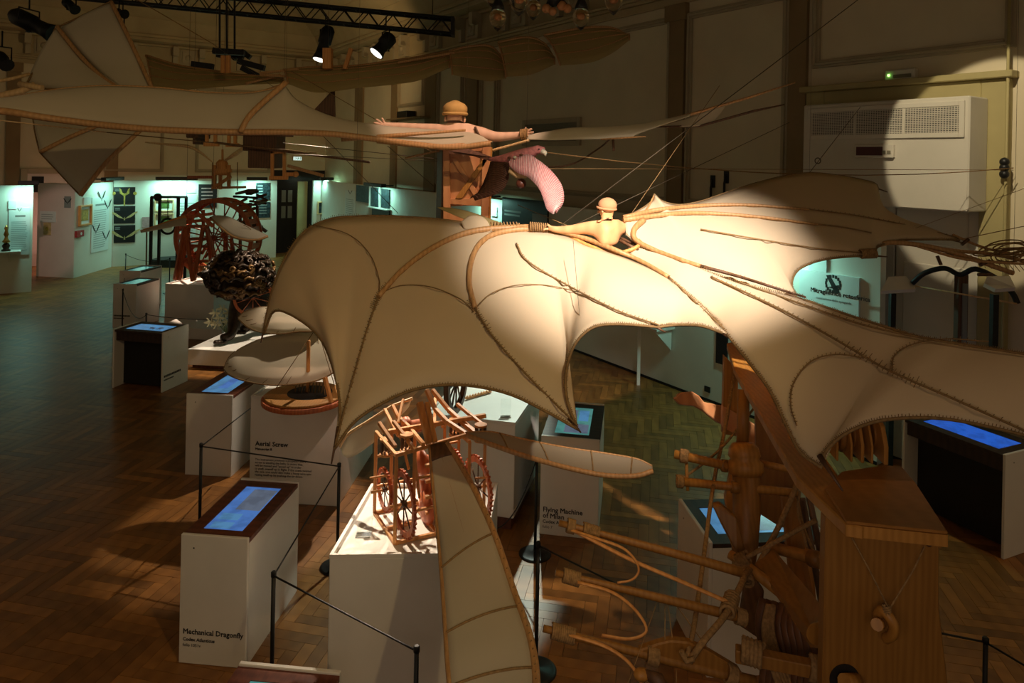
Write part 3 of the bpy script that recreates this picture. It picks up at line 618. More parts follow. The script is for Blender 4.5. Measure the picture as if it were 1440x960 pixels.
# ================================================================ PLINTHS
def plinth(nl, nr, far, h, label, lip=.025, base=.0, name='display_plinth'):
    nl, nr, far = V((*nl, 0)), V((*nr, 0)), V((*far, 0)); fr = nr+(far-nl)
    t = thing(name, label, 'plinth', (nl+fr)/2)
    poly = [nl, nr, fr, far]; c = (nl+fr)/2
    sh = lambda q, k: [c+(p-c)*k for p in q]
    MB().prism([p+V((0, 0, base)) for p in poly], (0, 0, h-base)).build('body', M_['white'], t, bevel=.006)
    if base: MB().prism(sh(poly, .93), (0, 0, base)).build('base', M_['mahog'], t)
    mb = MB(); a, b = (nr-nl).normalized(), (far-nl).normalized(); W, L = (nr-nl).length, (far-nl).length; th = .022
    if lip:
        for o, x, y in ((nl, a*W, b*th), (far-b*th, a*W, b*th), (nl+b*th, a*th, b*(L-2*th)), (nr-a*th+b*th, a*th, b*(L-2*th))):
            MB().obox(o+V((0, 0, h)), x, y, V((0, 0, lip))).build('rim', M_['white'], t)
    return t, nl, a, b, W, L
ASP = plinth((-2.70, 7.49), (-1.74, 7.42), (-2.61, 8.85), 1.09, 'white plinth lettered Aerial Screw under the spiral sail')
DRP = plinth((-1.13, 4.60), (-.13, 4.66), (-1.06, 5.62), 1.05, 'white plinth carrying the four wheeled wooden drive, brightly lit on top')
BKP = plinth((-.83, 7.20), (.085, 6.98), (-.55, 8.3), 1.05, 'white lit plinth behind the wooden drive, with a dark recessed base', base=.13)
LNP = plinth((-5.45, 12.1), (-3.85, 11.95), (-5.25, 13.65), .33, 'low white pedestal under the dark carved lion', lip=0, base=.06)
RDP = plinth((-7.36, 15.2), (-6.25, 15.05), (-7.1, 16.7), .84, 'white plinth under the red wooden treadmill')
LOP = plinth((-6.95, 14.1), (-5.6, 13.9), (-6.9, 14.75), .22, 'long low white step in front of the red treadmill plinth', lip=0)
# lettering on the aerial screw plinth
t, o, a, b, W, L = ASP
def facemat(o, a, z, off=.003):
    n = a.cross(V((0, 0, 1))); m = Matrix((a, V((0, 0, 1)), n)).transposed().to_4x4(); m.translation = o+V((0, 0, z))+n*off; return m
lettering('Aerial Screw', .068, facemat(o+a*.06, a, .595), M_['print'], t, 'title', bold=.018)
lettering('Manuscript B', .034, facemat(o+a*.06, a, .55), M_['print'], t, 'subtitle', bold=.01)
lettering('The instrument presents a propeller like a\nscrew is winding the helix to move that\nwill be moved and "speed up" in order\nto push oneself up in flight. If the crank twisted\nthe axis, one could also make a hoop wire spin\nraising itself up by pushing the air down.', .032, facemat(o+a*.06, a, .44), M_['print'], t, 'paragraph')
# acrylic label holders
for q, lab in ((Q(511, 752, 1.05), 'small clear acrylic sign holder on the wooden drive plinth'), (Q(711, 586, 1.05), 'small clear acrylic sign holder on the rear lit plinth')):
    s = thing('sign_holder', lab, 'holder', q)
    MB().cbox(q+V((0, 0, .004)), .10, .07, .006, .1).build('foot', M_['acrylic'], s)
    MB().obox(q+V((-.05, .03, .006)), V((.10, .01, 0)), V((0, .004, 0)), V((0, .04, .15))).build('panel', M_['acrylic'], s)

# ================================================================ TOUCHSCREEN KIOSKS
def kiosk(A, B, W, h, label, scr='scrB', veneer='mahog', text=None, end=1, pages=(), legroom=True):
    A, B = V((*A, 0)), V((*B, 0)); x = (B-A).normalized(); L = (B-A).length; y = V((-x.y, x.x, 0))
    M = Matrix((x, y, V((0, 0, 1)))).transposed().to_4x4(); M.translation = A
    t = thing('touchscreen_kiosk', label, 'kiosk', A, 'touchscreen kiosks', M=M); k = dict(local=True); e = .028
    b = lambda *q: MB().box(*q)
    b(0, e, 0, W, 0, h+.012).build('end_panel', M_['white'], t, bevel=.004, **k)
    b(L-e, L, 0, W, 0, h+.012).build('end_panel', M_['white'], t, bevel=.004, **k)
    b(e, L-e, W-e, W, .0, h-.03).build('back_panel', M_['white'], t, **k)
    b(e, L-e, .04, W-e, h-.17, h-.03).build('apron', M_[veneer], t, **k)
    b(e, L-e, W*.35, W-e, .02, h-.17).build('body', M_['dark'] if veneer == 'walnut' else M_[veneer], t, **k)
    s0, s1, t0, t1 = L*.13, L*.87, W*.2, W*.8
    mb = MB()
    for q in ((e, L-e, 0, t0), (e, L-e, t1, W), (e, s0, t0, t1), (s1, L-e, t0, t1)): mb.box(*q, h-.03, h)
    tp = mb.build('top', M_[veneer], t, **k)
    sc = b(s0, s1, t0, t1, h-.02, h-.006).build('screen', M_[scr], tp, **k)
    for (u0, u1, v0, v1, mt) in pages: b(s0+(s1-s0)*u0, s0+(s1-s0)*u1, t0+(t1-t0)*v0, t0+(t1-t0)*v1, h-.006, h-.0052).build('page', M_[mt], tp, **k)
    if text:
        Mx = Matrix((y, V((0, 0, 1)), x)) if end == 1 else Matrix((-y, V((0, 0, 1)), -x))
        for s, sz, z, bold, nm in text:
            m = Mx.transposed().to_4x4(); m.translation = (A+x*(L+.002)+y*.03 if end == 1 else A-x*.002+y*(W-.03))+V((0, 0, z))
            if s[0] == '-':           # print too small to read in the photo: plain strokes of its length
                mb = MB()
                for i in range(len(s)): mb.obox(m @ V((i*sz*.55, 0, 0)), m.to_3x3() @ V((sz*.42, 0, 0)), m.to_3x3() @ V((0, sz*.6, 0)), m.to_3x3() @ V((0, 0, .001)))
                mb.build('print_line', M_['print'], t, kind='stuff')
            else: lettering(s, sz, m, M_['print'], t, nm, bold=bold)
    MB().lathe((L+.001, W*.2, h-.08) if end == 1 else (-.004, W*.2, h-.08), (1, 0, 0), [(0, .006), (.003, .005)], 8).build('screw', M_['black'], t, **k)
    return t
pg = ((.06, .55, .30, .95, 'scrP'), (.64, .78, .1, .62, 'scrC'), (.83, .96, .1, .62, 'scrC'))
kiosk((-2.23, 6.02), (-2.32, 5.10), .50, .91, 'white kiosk lettered Mechanical Dragonfly with a blue screen in dark red veneer', 'scrB', 'mahog',
      (('Mechanical Dragonfly', .052, .215, .012, 'title'), ('Codex Atlanticus', .034, .165, .008, 'subtitle'), ('folio 1051v', .030, .125, 0, 'folio')), pages=pg)
kiosk((-3.58, 9.0), (-3.65, 8.09), .54, .91, 'white kiosk left of the Aerial Screw plinth with a pale blue screen', 'scrC', 'mahog', pages=((.2, .75, .35, .7, 'scrB'),))
k = kiosk((-6.13, 11.02), (-5.26, 10.84), .60, .90, 'kiosk with a dark open front and a small beast on its blue screen', 'scrC', 'walnut',
      (('-------------', .055, .215, .012, 'title'), ('------------', .034, .165, .008, 'subtitle')))
mb = MB(); Mk = MW[k]
for i, (u, v, r) in enumerate(((.62, .5, .05), (.68, .52, .045), (.55, .47, .035), (.5, .5, .03))): mb.lathe(Mk @ V((.89*u, .60*v, .893+.0006*i)), (0, 0, 1), [(0, r), (.001, r*.9)], 10)
for u, v in ((.52, .36), (.58, .35), (.66, .36), (.7, .38)): mb.obox(Mk @ V((.89*u, .60*v, .894)), (.02, 0, 0), (0, .06, 0), (0, 0, .001))
mb.build('beast_picture', M_['scrK'], k)
kiosk((-8.15, 15.6), (-8.22, 14.75), .50, .91, 'white kiosk with a teal screen behind the barrier, nearer of the two at the back', 'scrT', 'walnut', (('-------------', .05, .25, .01, 'title'), ('------------', .034, .2, .008, 'subtitle')))
kiosk((-8.95, 17.3), (-9.0, 16.4), .50, .91, 'white kiosk with a teal screen, the farthest kiosk at the back', 'scrT', 'walnut')
kiosk((.52, 8.0), (.34, 6.96), .57, .95, 'white kiosk lettered Flying Machine of Milan with a teal screen of pages', 'scrT', 'walnut',
      (('Flying Machine', .066, .225, .015, 'title'), ('of Milan', .066, .165, .015, 'title'), ('Codex Atlanticus', .044, .115, .008, 'subtitle'), ('folio 7', .038, .065, 0, 'folio')), pages=((.1, .55, .15, .55, 'scrP'), (.62, .93, .25, .95, 'scrP'), (.1, .5, .6, .9, 'scrC')))
kiosk((4.24, 7.62), (4.68, 6.66), .62, .97, 'kiosk with dark veneer front and a deep blue screen at the right edge', 'scrD', 'walnut')
kiosk((2.30, 5.80), (1.39, 5.71), .66, .95, 'kiosk with white sides and a small pale screen behind the tall wooden machine', 'scrC', 'walnut', pages=((.2, .8, .25, .9, 'scrP'),))
kiosk((-1.41, 3.84), (-1.50, 2.95), .56, .91, 'kiosk cut off at the bottom edge with a pale green screen in red veneer', 'scrT', 'mahog')

# ================================================================ ROPE BARRIERS
PT = {}; PO = {}
def post(key, px, py_top, label, h=.91, d=None):
    d = d or (EYE-h)/ray(px, py_top)[1]; p = P(px, py_top, d); base = V((p.x, p.y, 0)); t = thing('barrier_post', label, 'barrier post', base, 'rope barrier posts')
    MB().cyl(base+V((0, 0, .012)), base+V((0, 0, h)), .014, 10).build('pole', M_['black'], t)
    MB().lathe(base, (0, 0, 1), [(0, .15), (.008, .15), (.016, .13), (.02, .03), (.05, .016)], 24).build('base', M_['black'], t)
    MB().lathe(base+V((0, 0, h-.02)), (0, 0, 1), [(0, .018), (.03, .018), (.036, .012)], 10).build('cap', M_['black'], t)
    PT[key] = base+V((0, 0, h-.015)); PO[key] = t; return t
post('a', 283, 625, 'black barrier post left of the Aerial Screw plinth'); post('b', 477, 653, 'black barrier post at the right corner of the Aerial Screw plinth')
post('c', 385, 806, 'black barrier post beside the Mechanical Dragonfly kiosk'); post('d', 586, 911, 'black barrier post before the wooden drive plinth at the bottom edge')
post('e', 755, 641, 'black barrier post left of the Flying Machine of Milan kiosk'); post('f', 757, 764, 'nearest black barrier post right of the hanging dragonfly wing')
post('g', 1386, 899, 'black barrier post at the bottom right corner'); post('h', 177, 357, 'thin black barrier post left of the black iron frame')
post('i', 239, 363, 'thin black barrier post before the black iron frame'); post('j', 173, 407, 'black barrier post before the nearer back kiosk'); post('k', 206, 441, 'black barrier post behind the dark fronted kiosk')
def cord(key, q, sag=.0, r=.006):
    p = PT[key]
    pts = [p.lerp(q, i/12)-V((0, 0, sag*4*(i/12)*(1-i/12))) for i in range(13)]
    MB().tube(pts, r, 6).build('cord', M_['black'], PO[key])
cord('a', PT['b']); cord('b', PT['c'])
cord('c', PT['d']); cord('a', P(352, 574, 8.2))
cord('f', P(892, 833, 4.6)); cord('e', P(688, 742, 6.4), .2)
cord('g', V((PT['g'].x-.55, PT['g'].y+.25, .86))); cord('g', V((PT['g'].x+.35, PT['g'].y-.7, .89)))
cord('h', PT['i'], .12); cord('j', PT['k'], .25)
cord('k', P(330, 447, 13.7), .05); cord('h', PT['j'], .15)
# ================================================================ FOUR WHEELED WOODEN DRIVE OF THE MECHANICAL DRAGONFLY
t0, o0, ax, bx, W0, L0 = DRP
Z0 = 1.05
def gear(c, axis, r, rim, teeth, spokes, th, t, mat, mat2, name):
    """a spoked wheel with a toothed rim: one part, hub and spokes below it"""
    axis = V(axis).normalized(); x = axis.orthogonal().normalized(); 
    if abs(axis.z) < .9: x = V((0, 0, 1))
    y = axis.cross(x); n = 40; c = V(c); mb = MB(); vs = []
    for i in range(n):
        a = 2*PI*i/n; d = x*math.cos(a)+y*math.sin(a)
        for rr, hh in ((r, -th/2), (r, th/2), (r-rim, th/2), (r-rim, -th/2)): vs.append(c+d*rr+axis*hh)
    fs = [(i*4+k, i*4+(k+1) % 4, ((i+1) % n)*4+(k+1) % 4, ((i+1) % n)*4+k) for i in range(n) for k in range(4)]
    mb.add(vs, fs); w = mb.build(name, M_[mat], t)
    if teeth:
        tb = MB()
        for i in range(teeth):
            a = 2*PI*i/teeth; d = x*math.cos(a)+y*math.sin(a); e = axis.cross(d); tb.obox(c+d*(r-.002)-e*rim*.2-axis*th*.45, d*rim*.55, e*rim*.4, axis*th*.9)
        tb.build('teeth', M_[mat], w, kind='stuff')
    for i in range(spokes):
        a = 2*PI*i/spokes; d = x*math.cos(a)+y*math.sin(a); MB().cyl(c+d*rim*.5, c+d*(r-rim*.6), rim*.16, 6).build('spoke', M_[mat2], w)
    MB().lathe(c-axis*th*.9, axis, [(0, rim*.7), (th*1.8, rim*.7)], 12).build('hub', M_[mat2], w)
    return w
MD = thing('wooden_drive', 'wooden dragonfly drive frame with four toothed wheels on the lit plinth', 'machine', o0+ax*.5+bx*.5+V((0, 0, Z0)))
def L(x, y, z): return o0+ax*x+bx*y+V((0, 0, Z0+z))
def bar(p, q, w=.022, mat='pine', par=None, name='beam', h=None): return MB().bar(p, q, w, h or w).build(name, M_[mat], par or MD, bevel=.002)
MO = Q(555, 766, Z0); mu = V((.885, .466, 0)); mv = V((-.466, .885, 0))      # the frame stands askew on its plinth
def L(x, y, z): return MO+mu*x+mv*y+V((0, 0, z))
WX, DY, H1 = .66, .46, .60
for p, q in (((0, 0), (WX, 0)), ((0, DY), (WX, DY)), ((0, 0), (0, DY)), ((WX, 0), (WX, DY)), ((0, DY*.45), (.2, DY*.45)), ((.30, 0), (.30, DY))): bar(L(*p, .012), L(*q, .012))
for q in ((0, 0), (.13, 0), (.30, 0), (0, DY), (.12, DY), (.30, DY), (WX, 0), (WX-.12, 0), (WX, DY), (WX-.12, DY)): bar(L(*q, .012), L(*q, H1), .022, name='post')
for x_ in (0, .13, WX-.12, WX): bar(L(x_, 0, H1), L(x_, DY, H1), .022)
for z_ in (.2, .42): bar(L(.13, 0, z_), L(.30, 0, z_), .016); bar(L(0, DY, z_), L(WX, DY, z_), .016)
wn = V((.87, .49, 0))
for (px, py, d, hp) in ((568, 708, 4.86, 43), (541, 688, 5.16, 28), (672, 685, 5.12, 41), (640, 668, 5.4, 34)):
    c = P(px, py, d); r = hp*d/1000
    gear(c, wn, r, r*.16, 36, 8, .020, MD, 'red', 'darkwood', 'toothed_wheel')
    MB().cyl(c-wn*.10, c+wn*.10, .010, 10).build('axle', M_['pine'], MD)
for (px, py, d, hp) in ((600, 652, 5.2, 20), (606, 712, 5.1, 22), (602, 682, 5.25, 22), (578, 600, 5.25, 15)):
    c = P(px, py, d); r = hp*d/1000; MB().lathe(c-wn*.07, wn, [(0, r*.4), (.02, r), (.05, r), (.07, r*.6), (.14, r*.6)], 18).build('drum', M_['red'], MD)
# lantern pinions near the top of the wheels
for (px, py, d) in ((572, 622, 4.85), (543, 628, 5.05), (676, 608, 5.05), (640, 600, 5.2)):
    c = P(px, py, d)
    pn = MB().lathe(c-V((0, 0, .06)), (0, 0, 1), [(0, .045), (.015, .045)], 14).build('pinion_disc', M_['pine'], MD)
    MB().lathe(c+V((0, 0, .045)), (0, 0, 1), [(0, .045), (.015, .045)], 14).build('disc', M_['pine'], pn)
    for k in range(8): a = 2*PI*k/8; q = c+V((math.cos(a)*.036, math.sin(a)*.036, 0)); MB().cyl(q-V((0, 0, .05)), q+V((0, 0, .05)), .006, 6).build('rung', M_['darkwood'], pn)
# top frame: cross shaft and the bent arms
bar(P(546, 607, 5.0), P(683, 584, 5.25), .03, name='cross_shaft'); bar(P(556, 640, 4.75), P(660, 610, 4.95), .024); bar(P(604, 624, 4.75), P(590, 566, 4.9), .04, name='arm'); bar(P(612, 622, 4.72), P(600, 566, 4.9), .03, name='arm')
for pts, w in (([(600, 548, 5.3), (612, 575, 5.2), (628, 592, 5.1), (660, 613, 4.95)], .028), ([(608, 548, 5.4), (630, 575, 5.3), (655, 598, 5.15), (672, 612, 5.05)], .028),
               ([(556, 628, 4.72), (533, 594, 4.9)], .024), ([(584, 633, 4.75), (553, 592, 4.95)], .024), ([(552, 570, 5.3), (560, 586, 5.2), (575, 600, 5.1), (596, 625, 4.8)], .024), ([(541, 575, 5.3), (560, 612, 5.0)], .022),
               ([(567, 561, 5.3), (560, 594, 5.1)], .018), ([(643, 568, 5.4), (660, 582, 5.25), (680, 598, 5.1), (680, 606, 5.08)], .024), ([(611, 600, 5.1), (612, 560, 5.5)], .022), ([(622, 600, 5.2), (636, 588, 5.4)], .02), ([(575, 660, 4.9), (560, 600, 5.0)], .016), ([(590, 700, 4.8), (583, 640, 4.85)], .016)):
    for i in range(len(pts)-1): bar(P(*pts[i]), P(*pts[i+1]), w, name='arm')
for i in range(4): bar(P(598, 655+i*22, 5.0), P(628, 648+i*22, 5.05), .03, 'pine' if i % 2 else 'oak', name='slat', h=.02)
bar(P(520, 672, 4.95), P(545, 668, 5.0), .014, name='handle'); bar(P(668, 672, 4.95), P(688, 671, 5.0), .012, name='handle')

# four fabric wings of the dragonfly
def wing_panel(name, cols, mat, label, cat, spar=None, spar_r=.012, ribs=(), sharp=(), bulge=.03, nu=6, nv=8, spar_mat='cane', parent=None, edge=None, lace=0, group=None, sag=V((0, 0, 1)), solid=.004):
    top = catmull([P(*c[0]) for c in cols], nu, sharp); bot = catmull([P(*c[1]) for c in cols], nu, sharp); rows = []
    for a, b in zip(top, bot): rows.append([a.lerp(b, j/nv)+sag*(bulge*4*(j/nv)*(1-j/nv)*min(1, (a-b).length/.4)) for j in range(nv+1)])
    mb = MB().sheet(rows)
    if parent is None:
        t = thing(name, label, cat, rows[len(rows)//2][nv//2], group); mb.build('fabric', M_[mat], t, solid=solid)
    else: t = parent; mb.build(name, M_[mat], t, solid=solid)
    return t, rows
W1, rows = wing_panel('dragonfly_wing', [((628, 623, 4.55), (604, 628, 4.5)), ((645, 650, 4.45), (607, 665, 4.35)), ((668, 690, 4.2), (614, 735, 4.0)), ((695, 750, 3.8), (620, 800, 3.55)), ((722, 830, 3.4), (625, 870, 3.15)), ((745, 895, 3.05), (629, 930, 2.85)), ((754, 960, 2.78), (635, 985, 2.65)), ((745, 1010, 2.55), (650, 1040, 2.45)), ((712, 1040, 2.4), (690, 1050, 2.4))],
    'white_silk', 'grey white dragonfly wing hanging down across the lit plinth, dark tipped', 'wing', bulge=.02)
MB().tube([r[0] for r in rows], .018, 8).build('edge_spar', M_['cane'], W1); MB().tube([r[-1] for r in rows], .010, 8).build('edge_batten', M_['cane'], W1)
MB().tube([r[4]+V((0, 0, -.008)) for r in rows], .010, 6).build('mid_spar', M_['cane'], W1)
for i in (18, 26, 34, 41): MB().tube([p+V((0, 0, .004)) for p in rows[i]], .006, 6).build('rib', M_['lace'], W1)
MB().sheet([[p+V((0, 0, .006)) for p in r] for r in rows[:5]]).build('root_cap', M_['darkwood'], W1, solid=.006)
mb = MB()
for i in range(0, len(rows), 1):
    a = rows[i][0]; mb.bar(a+V((0, 0, .02)), rows[i][1].lerp(a, .75)+V((0, 0, .004)), .004)
mb.build('stitching', M_['lace'], W1, kind='stuff')
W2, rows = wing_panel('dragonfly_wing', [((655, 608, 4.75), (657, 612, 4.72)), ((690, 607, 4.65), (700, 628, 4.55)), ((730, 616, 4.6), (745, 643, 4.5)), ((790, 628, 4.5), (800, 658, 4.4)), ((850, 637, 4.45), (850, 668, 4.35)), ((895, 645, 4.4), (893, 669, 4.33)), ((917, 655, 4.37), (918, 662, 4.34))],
    'shaded_silk', 'dragonfly wing in shade darkened fabric reaching right over the Flying Machine of Milan kiosk', 'wing', bulge=.03)
MB().tube([r[-1] for r in rows], .016, 8).build('edge_spar', M_['cane'], W2); MB().tube([r[0] for r in rows], .007, 6).build('edge_batten', M_['cane'], W2)
for i in (8, 15, 22, 29): MB().tube([p+V((0, 0, .004)) for p in rows[i]], .005, 6).build('rib', M_['lace'], W2)
mb = MB()
for i in range(0, len(rows)): mb.bar(rows[i][-1]+V((0, 0, .016)), rows[i][-2].lerp(rows[i][-1], .5)+V((0, 0, .004)), .004)
mb.build('stitching', M_['lace'], W2, kind='stuff')
W3, rows = wing_panel('dragonfly_wing', [((580, 560, 5.4), (575, 572, 5.4)), ((550, 572, 5.4), (545, 605, 5.3)), ((518, 592, 5.4), (512, 632, 5.3)), ((490, 610, 5.4), (492, 643, 5.35)), ((478, 628, 5.4), (482, 640, 5.38))],
    'white_silk', 'small lit dragonfly wing behind the bat glider tip, over the Aerial Screw plinth', 'wing', bulge=.03)
MB().tube([r[0] for r in rows], .012, 8).build('edge_spar', M_['pale'], W3)
def wire(p, q, label, r=.0025, sag=0, mat='wire', group='suspension wires'):
    p, q = V(p), V(q); pts = [p.lerp(q, i/8)-V((0, 0, sag*4*(i/8)*(1-i/8))) for i in range(9 if sag else 2)] if sag else [p, q]
    return tag(MB().tube(pts, r, 5).build('suspension_wire', M_[mat]), label, 'wire', group)

# spoked wheel and toothed rack on the rear plinth
RWL = thing('spoked_cart_wheel', 'dark spoked wheel standing on the rear lit plinth beyond the drive', 'wheel', Q(640, 585, 1.05))
gear(Q(640, 585, 1.05)+V((0, .1, .33)), (1, -.25, 0), .33, .06, 0, 12, .05, RWL, 'darkwood', 'darkwood', 'rim')
RK = thing('toothed_rack', 'pale wooden toothed rack lying on the rear lit plinth', 'rack', Q(672, 556, 1.05))
a, b = Q(655, 561, 1.06), Q(690, 551, 1.06); MB().bar(a+V((0, 0, .01)), b+V((0, 0, .01)), .03, .02).build('bar', M_['pine'], RK)
for i in range(9): q = a.lerp(b, (i+.5)/9)+V((0, 0, .025)); MB().cbox(q, .014, .03, .012).build('tooth', M_['pine'], RK)

# ================================================================ AERIAL SCREW
ASM = thing('aerial_screw', 'spiral sailed aerial screw model on a round brown wooden base', 'model', V((-2.2, 8.0, 1.09)))
c = Q(428, 555, 1.15); r0 = .40
def disc(c, r, z0, z1, mat, name, par, hole=None):
    if not hole: return MB().lathe(c+V((0, 0, z0)), (0, 0, 1), [(0, r), (z1-z0, r)], 40).build(name, M_[mat], par, bevel=.006)
c0 = V((c.x, c.y, 1.09))
disc(c0, r0+.03, .0, .05, 'red', 'base_ring', ASM); disc(c0, r0, .05, .075, 'oak', 'base_disc', ASM)
op = MB().lathe(c0+V((.05, .03, .075)), (0, 0, 1), [(0, .23), (.004, .23)], 32).build('opening', M_['dark'], ASM)
for i in range(9): MB().cyl(c0+V((-.10+i*.035, .0+.012*(i % 2), .08)), c0+V((-.10+i*.035, .06, .17)), .006, 6).build('spindle', M_['gilt'], op)
mast = c0+V((.02, .05, 0)); MB().cyl(mast+V((0, 0, .07)), mast+V((0, 0, .62)), .02, 10).build('mast', M_['pine'], ASM)
bar(P(457, 530, c.y-.2), P(466, 566, c.y-.25), .035, 'pine', ASM, 'handle')
_, rA = wing_panel('lower_sail', [((315, 517, 7.6), (315, 519, 7.6)), ((324, 500, 7.75), (324, 528, 7.5)), ((345, 486, 7.9), (350, 537, 7.4)), ((372, 475, 8.0), (380, 541, 7.35)), ((405, 469, 8.1), (415, 540, 7.35)), ((435, 467, 8.15), (448, 534, 7.4)), ((462, 471, 8.15), (475, 520, 7.5)), ((485, 485, 8.1), (492, 505, 7.6))], 'sail', '', '', parent=ASM, bulge=.05, solid=.006)
_, rB = wing_panel('upper_sail', [((335, 446, 8.0), (335, 448, 8.0)), ((345, 438, 8.1), (350, 461, 7.9)), ((365, 432, 8.2), (372, 468, 7.85)), ((385, 432, 8.3), (398, 469, 7.8)), ((410, 437, 8.3), (420, 466, 7.85)), ((435, 450, 8.25), (440, 466, 7.9)), ((455, 463, 8.2), (458, 467, 8.1))], 'sail', '', '', parent=ASM, bulge=.04, solid=.006)
for rs_ in (rA, rB):
    MB().tube([r[0] for r in rs_], .008, 6).build('rim_cord', M_['lace'], ASM); MB().tube([r[-1] for r in rs_], .008, 6).build('rim_cord', M_['lace'], ASM)
    n_ = len(rs_)
    for i0, j0 in ((3, 4), (5, 6), (7, 7), (11, 8), (16, 8), (22, 8)):
        i1, j1 = n_-8, 1; pts = [rs_[round(i0+(i1-i0)*k/10)][round(j0+(j1-j0)*k/10)]+V((0, -.006, .012)) for k in range(11)]
        MB().tube([pts[0], pts[5].lerp(pts[0].lerp(pts[10], .5), .3), pts[10]], .0035, 4).build('stay_line', M_['lace'], ASM)
for (p, q) in (((446, 468, 8.0), (458, 562, 7.35)), ((440, 468, 7.35), (388, 546, 7.3)), ((449, 470, 7.4), (470, 540, 7.4))): MB().tube([P(*p), P(*q)], .004, 5).build('stay_line', M_['lace'], ASM)

# ================================================================ CARVED LION
LI = thing('carved_lion', 'dark carved lion with a curling mane stepping on its white pedestal', 'sculpture', Q(335, 480, .33))
d0 = 12.75
def skin_body(name, nodes, edges, mat, par, sub=2, local=False):
    me = D.meshes.new(name); inv = MW[par].inverted(); me.from_pydata([inv @ V(n[0]) for n in nodes], edges, []); me.materials.append(M_[mat])
    o = D.objects.new(name, me); COL.objects.link(o); o.parent = par; MW[o] = MW[par]
    sk = o.modifiers.new('skin', 'SKIN'); sk.use_smooth_shade = True
    for i, n in enumerate(nodes):
        r = n[1] if isinstance(n[1], tuple) else (n[1], n[1]); me.skin_vertices[0].data[i].radius = r; me.skin_vertices[0].data[i].use_root = (i == 0)
    s = o.modifiers.new('sub', 'SUBSURF'); s.levels = s.render_levels = sub; return o
def PX(lst, r0=1.0):      # [(px, py, d, radius in m)] -> skin nodes
    return [(P(a, b, d), r) for a, b, d, r in lst]
skin_body('body', PX([(362, 425, 13.3, .34), (400, 428, 13.6, .36), (440, 432, 13.9, .34), (345, 400, 13.1, .36), (322, 384, 12.9, .26), (303, 380, 12.7, .19), (287, 386, 12.6, .11), (283, 391, 12.55, .07),
   (337, 425, 12.85, .22), (331, 445, 12.75, .14), (328, 462, 12.6, .10), (324, 473, 12.5, .09), (309, 476, 12.4, .08), (352, 440, 13.2, .2), (346, 458, 13.1, .11), (345, 463, 13.05, .09), (336, 464, 13.0, .08), (300, 393, 12.65, .10), (291, 399, 12.6, .05)]),
   [(0, 1), (1, 2), (0, 3), (3, 4), (4, 5), (5, 6), (6, 7), (0, 8), (8, 9), (9, 10), (10, 11), (11, 12), (0, 13), (13, 14), (14, 15), (15, 16), (5, 17), (17, 18)], 'bronze', LI)
mc = P(338, 386, 12.95)
def lock(a, e, ln, sp, mat='bronze'):
    """one mane lock: a wavy tube over the mane that rolls up into a curl"""
    n = V((math.cos(e)*math.sin(a), -math.cos(e)*math.cos(a), math.sin(e))); base = mc+V((n.x*.58, n.y*.46, n.z*.40))
    tx = V((0, 0, 1)).cross(n).normalized() if abs(n.z) < .95 else V((1, 0, 0)); ty = n.cross(tx); fl = 1 if sp else -1
    pts = []; rad = []
    for i in range(7): t = i/6; pts.append(base+tx*(ln*(t-1))+ty*(math.sin(t*5)*.04-.06*(1-t))+n*.03); rad.append(.022+.02*t)
    cc_ = base+ty*.055*fl+n*.04
    for i in range(1, 15): b_ = i/14; th = -PI/2*fl+fl*b_*2.6*PI; r_ = .055*(1-b_*.75); pts.append(cc_+tx*r_*math.cos(th)+ty*r_*math.sin(th)+n*.02*b_); rad.append(.034*(1-b_*.55))
    MB().tube(pts, rad, 6).build('mane_lock', M_[mat], LI)
random.seed(11)
for e in (-.95, -.62, -.3, .02, .34, .66, .98, 1.25):
    for a in [x*.36 for x in range(-3, 6)]:
        if e > 1.1 and int(a*10) % 2: continue
        lock(a+random.uniform(-.12, .12), e+random.uniform(-.1, .1), random.uniform(.16, .28), random.random() < .5, 'gilt' if random.random() < .28 else 'bronze')
for s_ in (-1, 1): MB().ball(P(297, 374, 12.55+.08*s_), .028).build('eye', M_['gilt'], LI)
MB().ball(P(281, 385, 12.52), .05, .05, .035).build('nose', M_['bronze'], LI)
for (px, py, d) in ((312, 479, 12.35), (339, 465, 12.95)):
    for k in range(4): MB().ball(P(px-8+k*4, py+2, d-.06+.03*k), .05, .06, .04, 8, 6).build('toe', M_['bronze'], LI)
MB().ball(mc, .58, .45, .41, 20, 14).build('mane', M_['bronze'], LI)
wl = P(356, 418, 12.75); gear(wl, (.3, -1, 0), .34, .05, 0, 10, .03, LI, 'red', 'red', 'clockwork_wheel')
LL = thing('lily_flowers', 'cluster of pale lilies at the breast of the dark lion', 'flowers', P(312, 452, 12.9))
M_['lily'] = plain('lily_petal', (.75, .70, .45), .6, .2, 9); M_['stem'] = plain('stem_green', (.10, .13, .04), .6)
for (px, py) in ((303, 440), (313, 434), (322, 440), (296, 453), (309, 447), (320, 452), (305, 456)):
    c = P(px, py, 12.75); fl = MB()
    for k in range(6): a = k*PI/3; dv = V((math.cos(a), -.4, math.sin(a)*.9)); fl.prism([c, c+dv*.05+V((0, 0, .025)), c+dv*.11, c+dv*.05-V((0, 0, .025))], (0, .006, 0))
    f_ = fl.build('flower', M_['lily'], LL); MB().tube([c, c.lerp(P(318, 462, 12.9), .5)+V((0, .03, 0)), P(320, 470, 12.9)], .008, 5).build('stem', M_['stem'], f_)

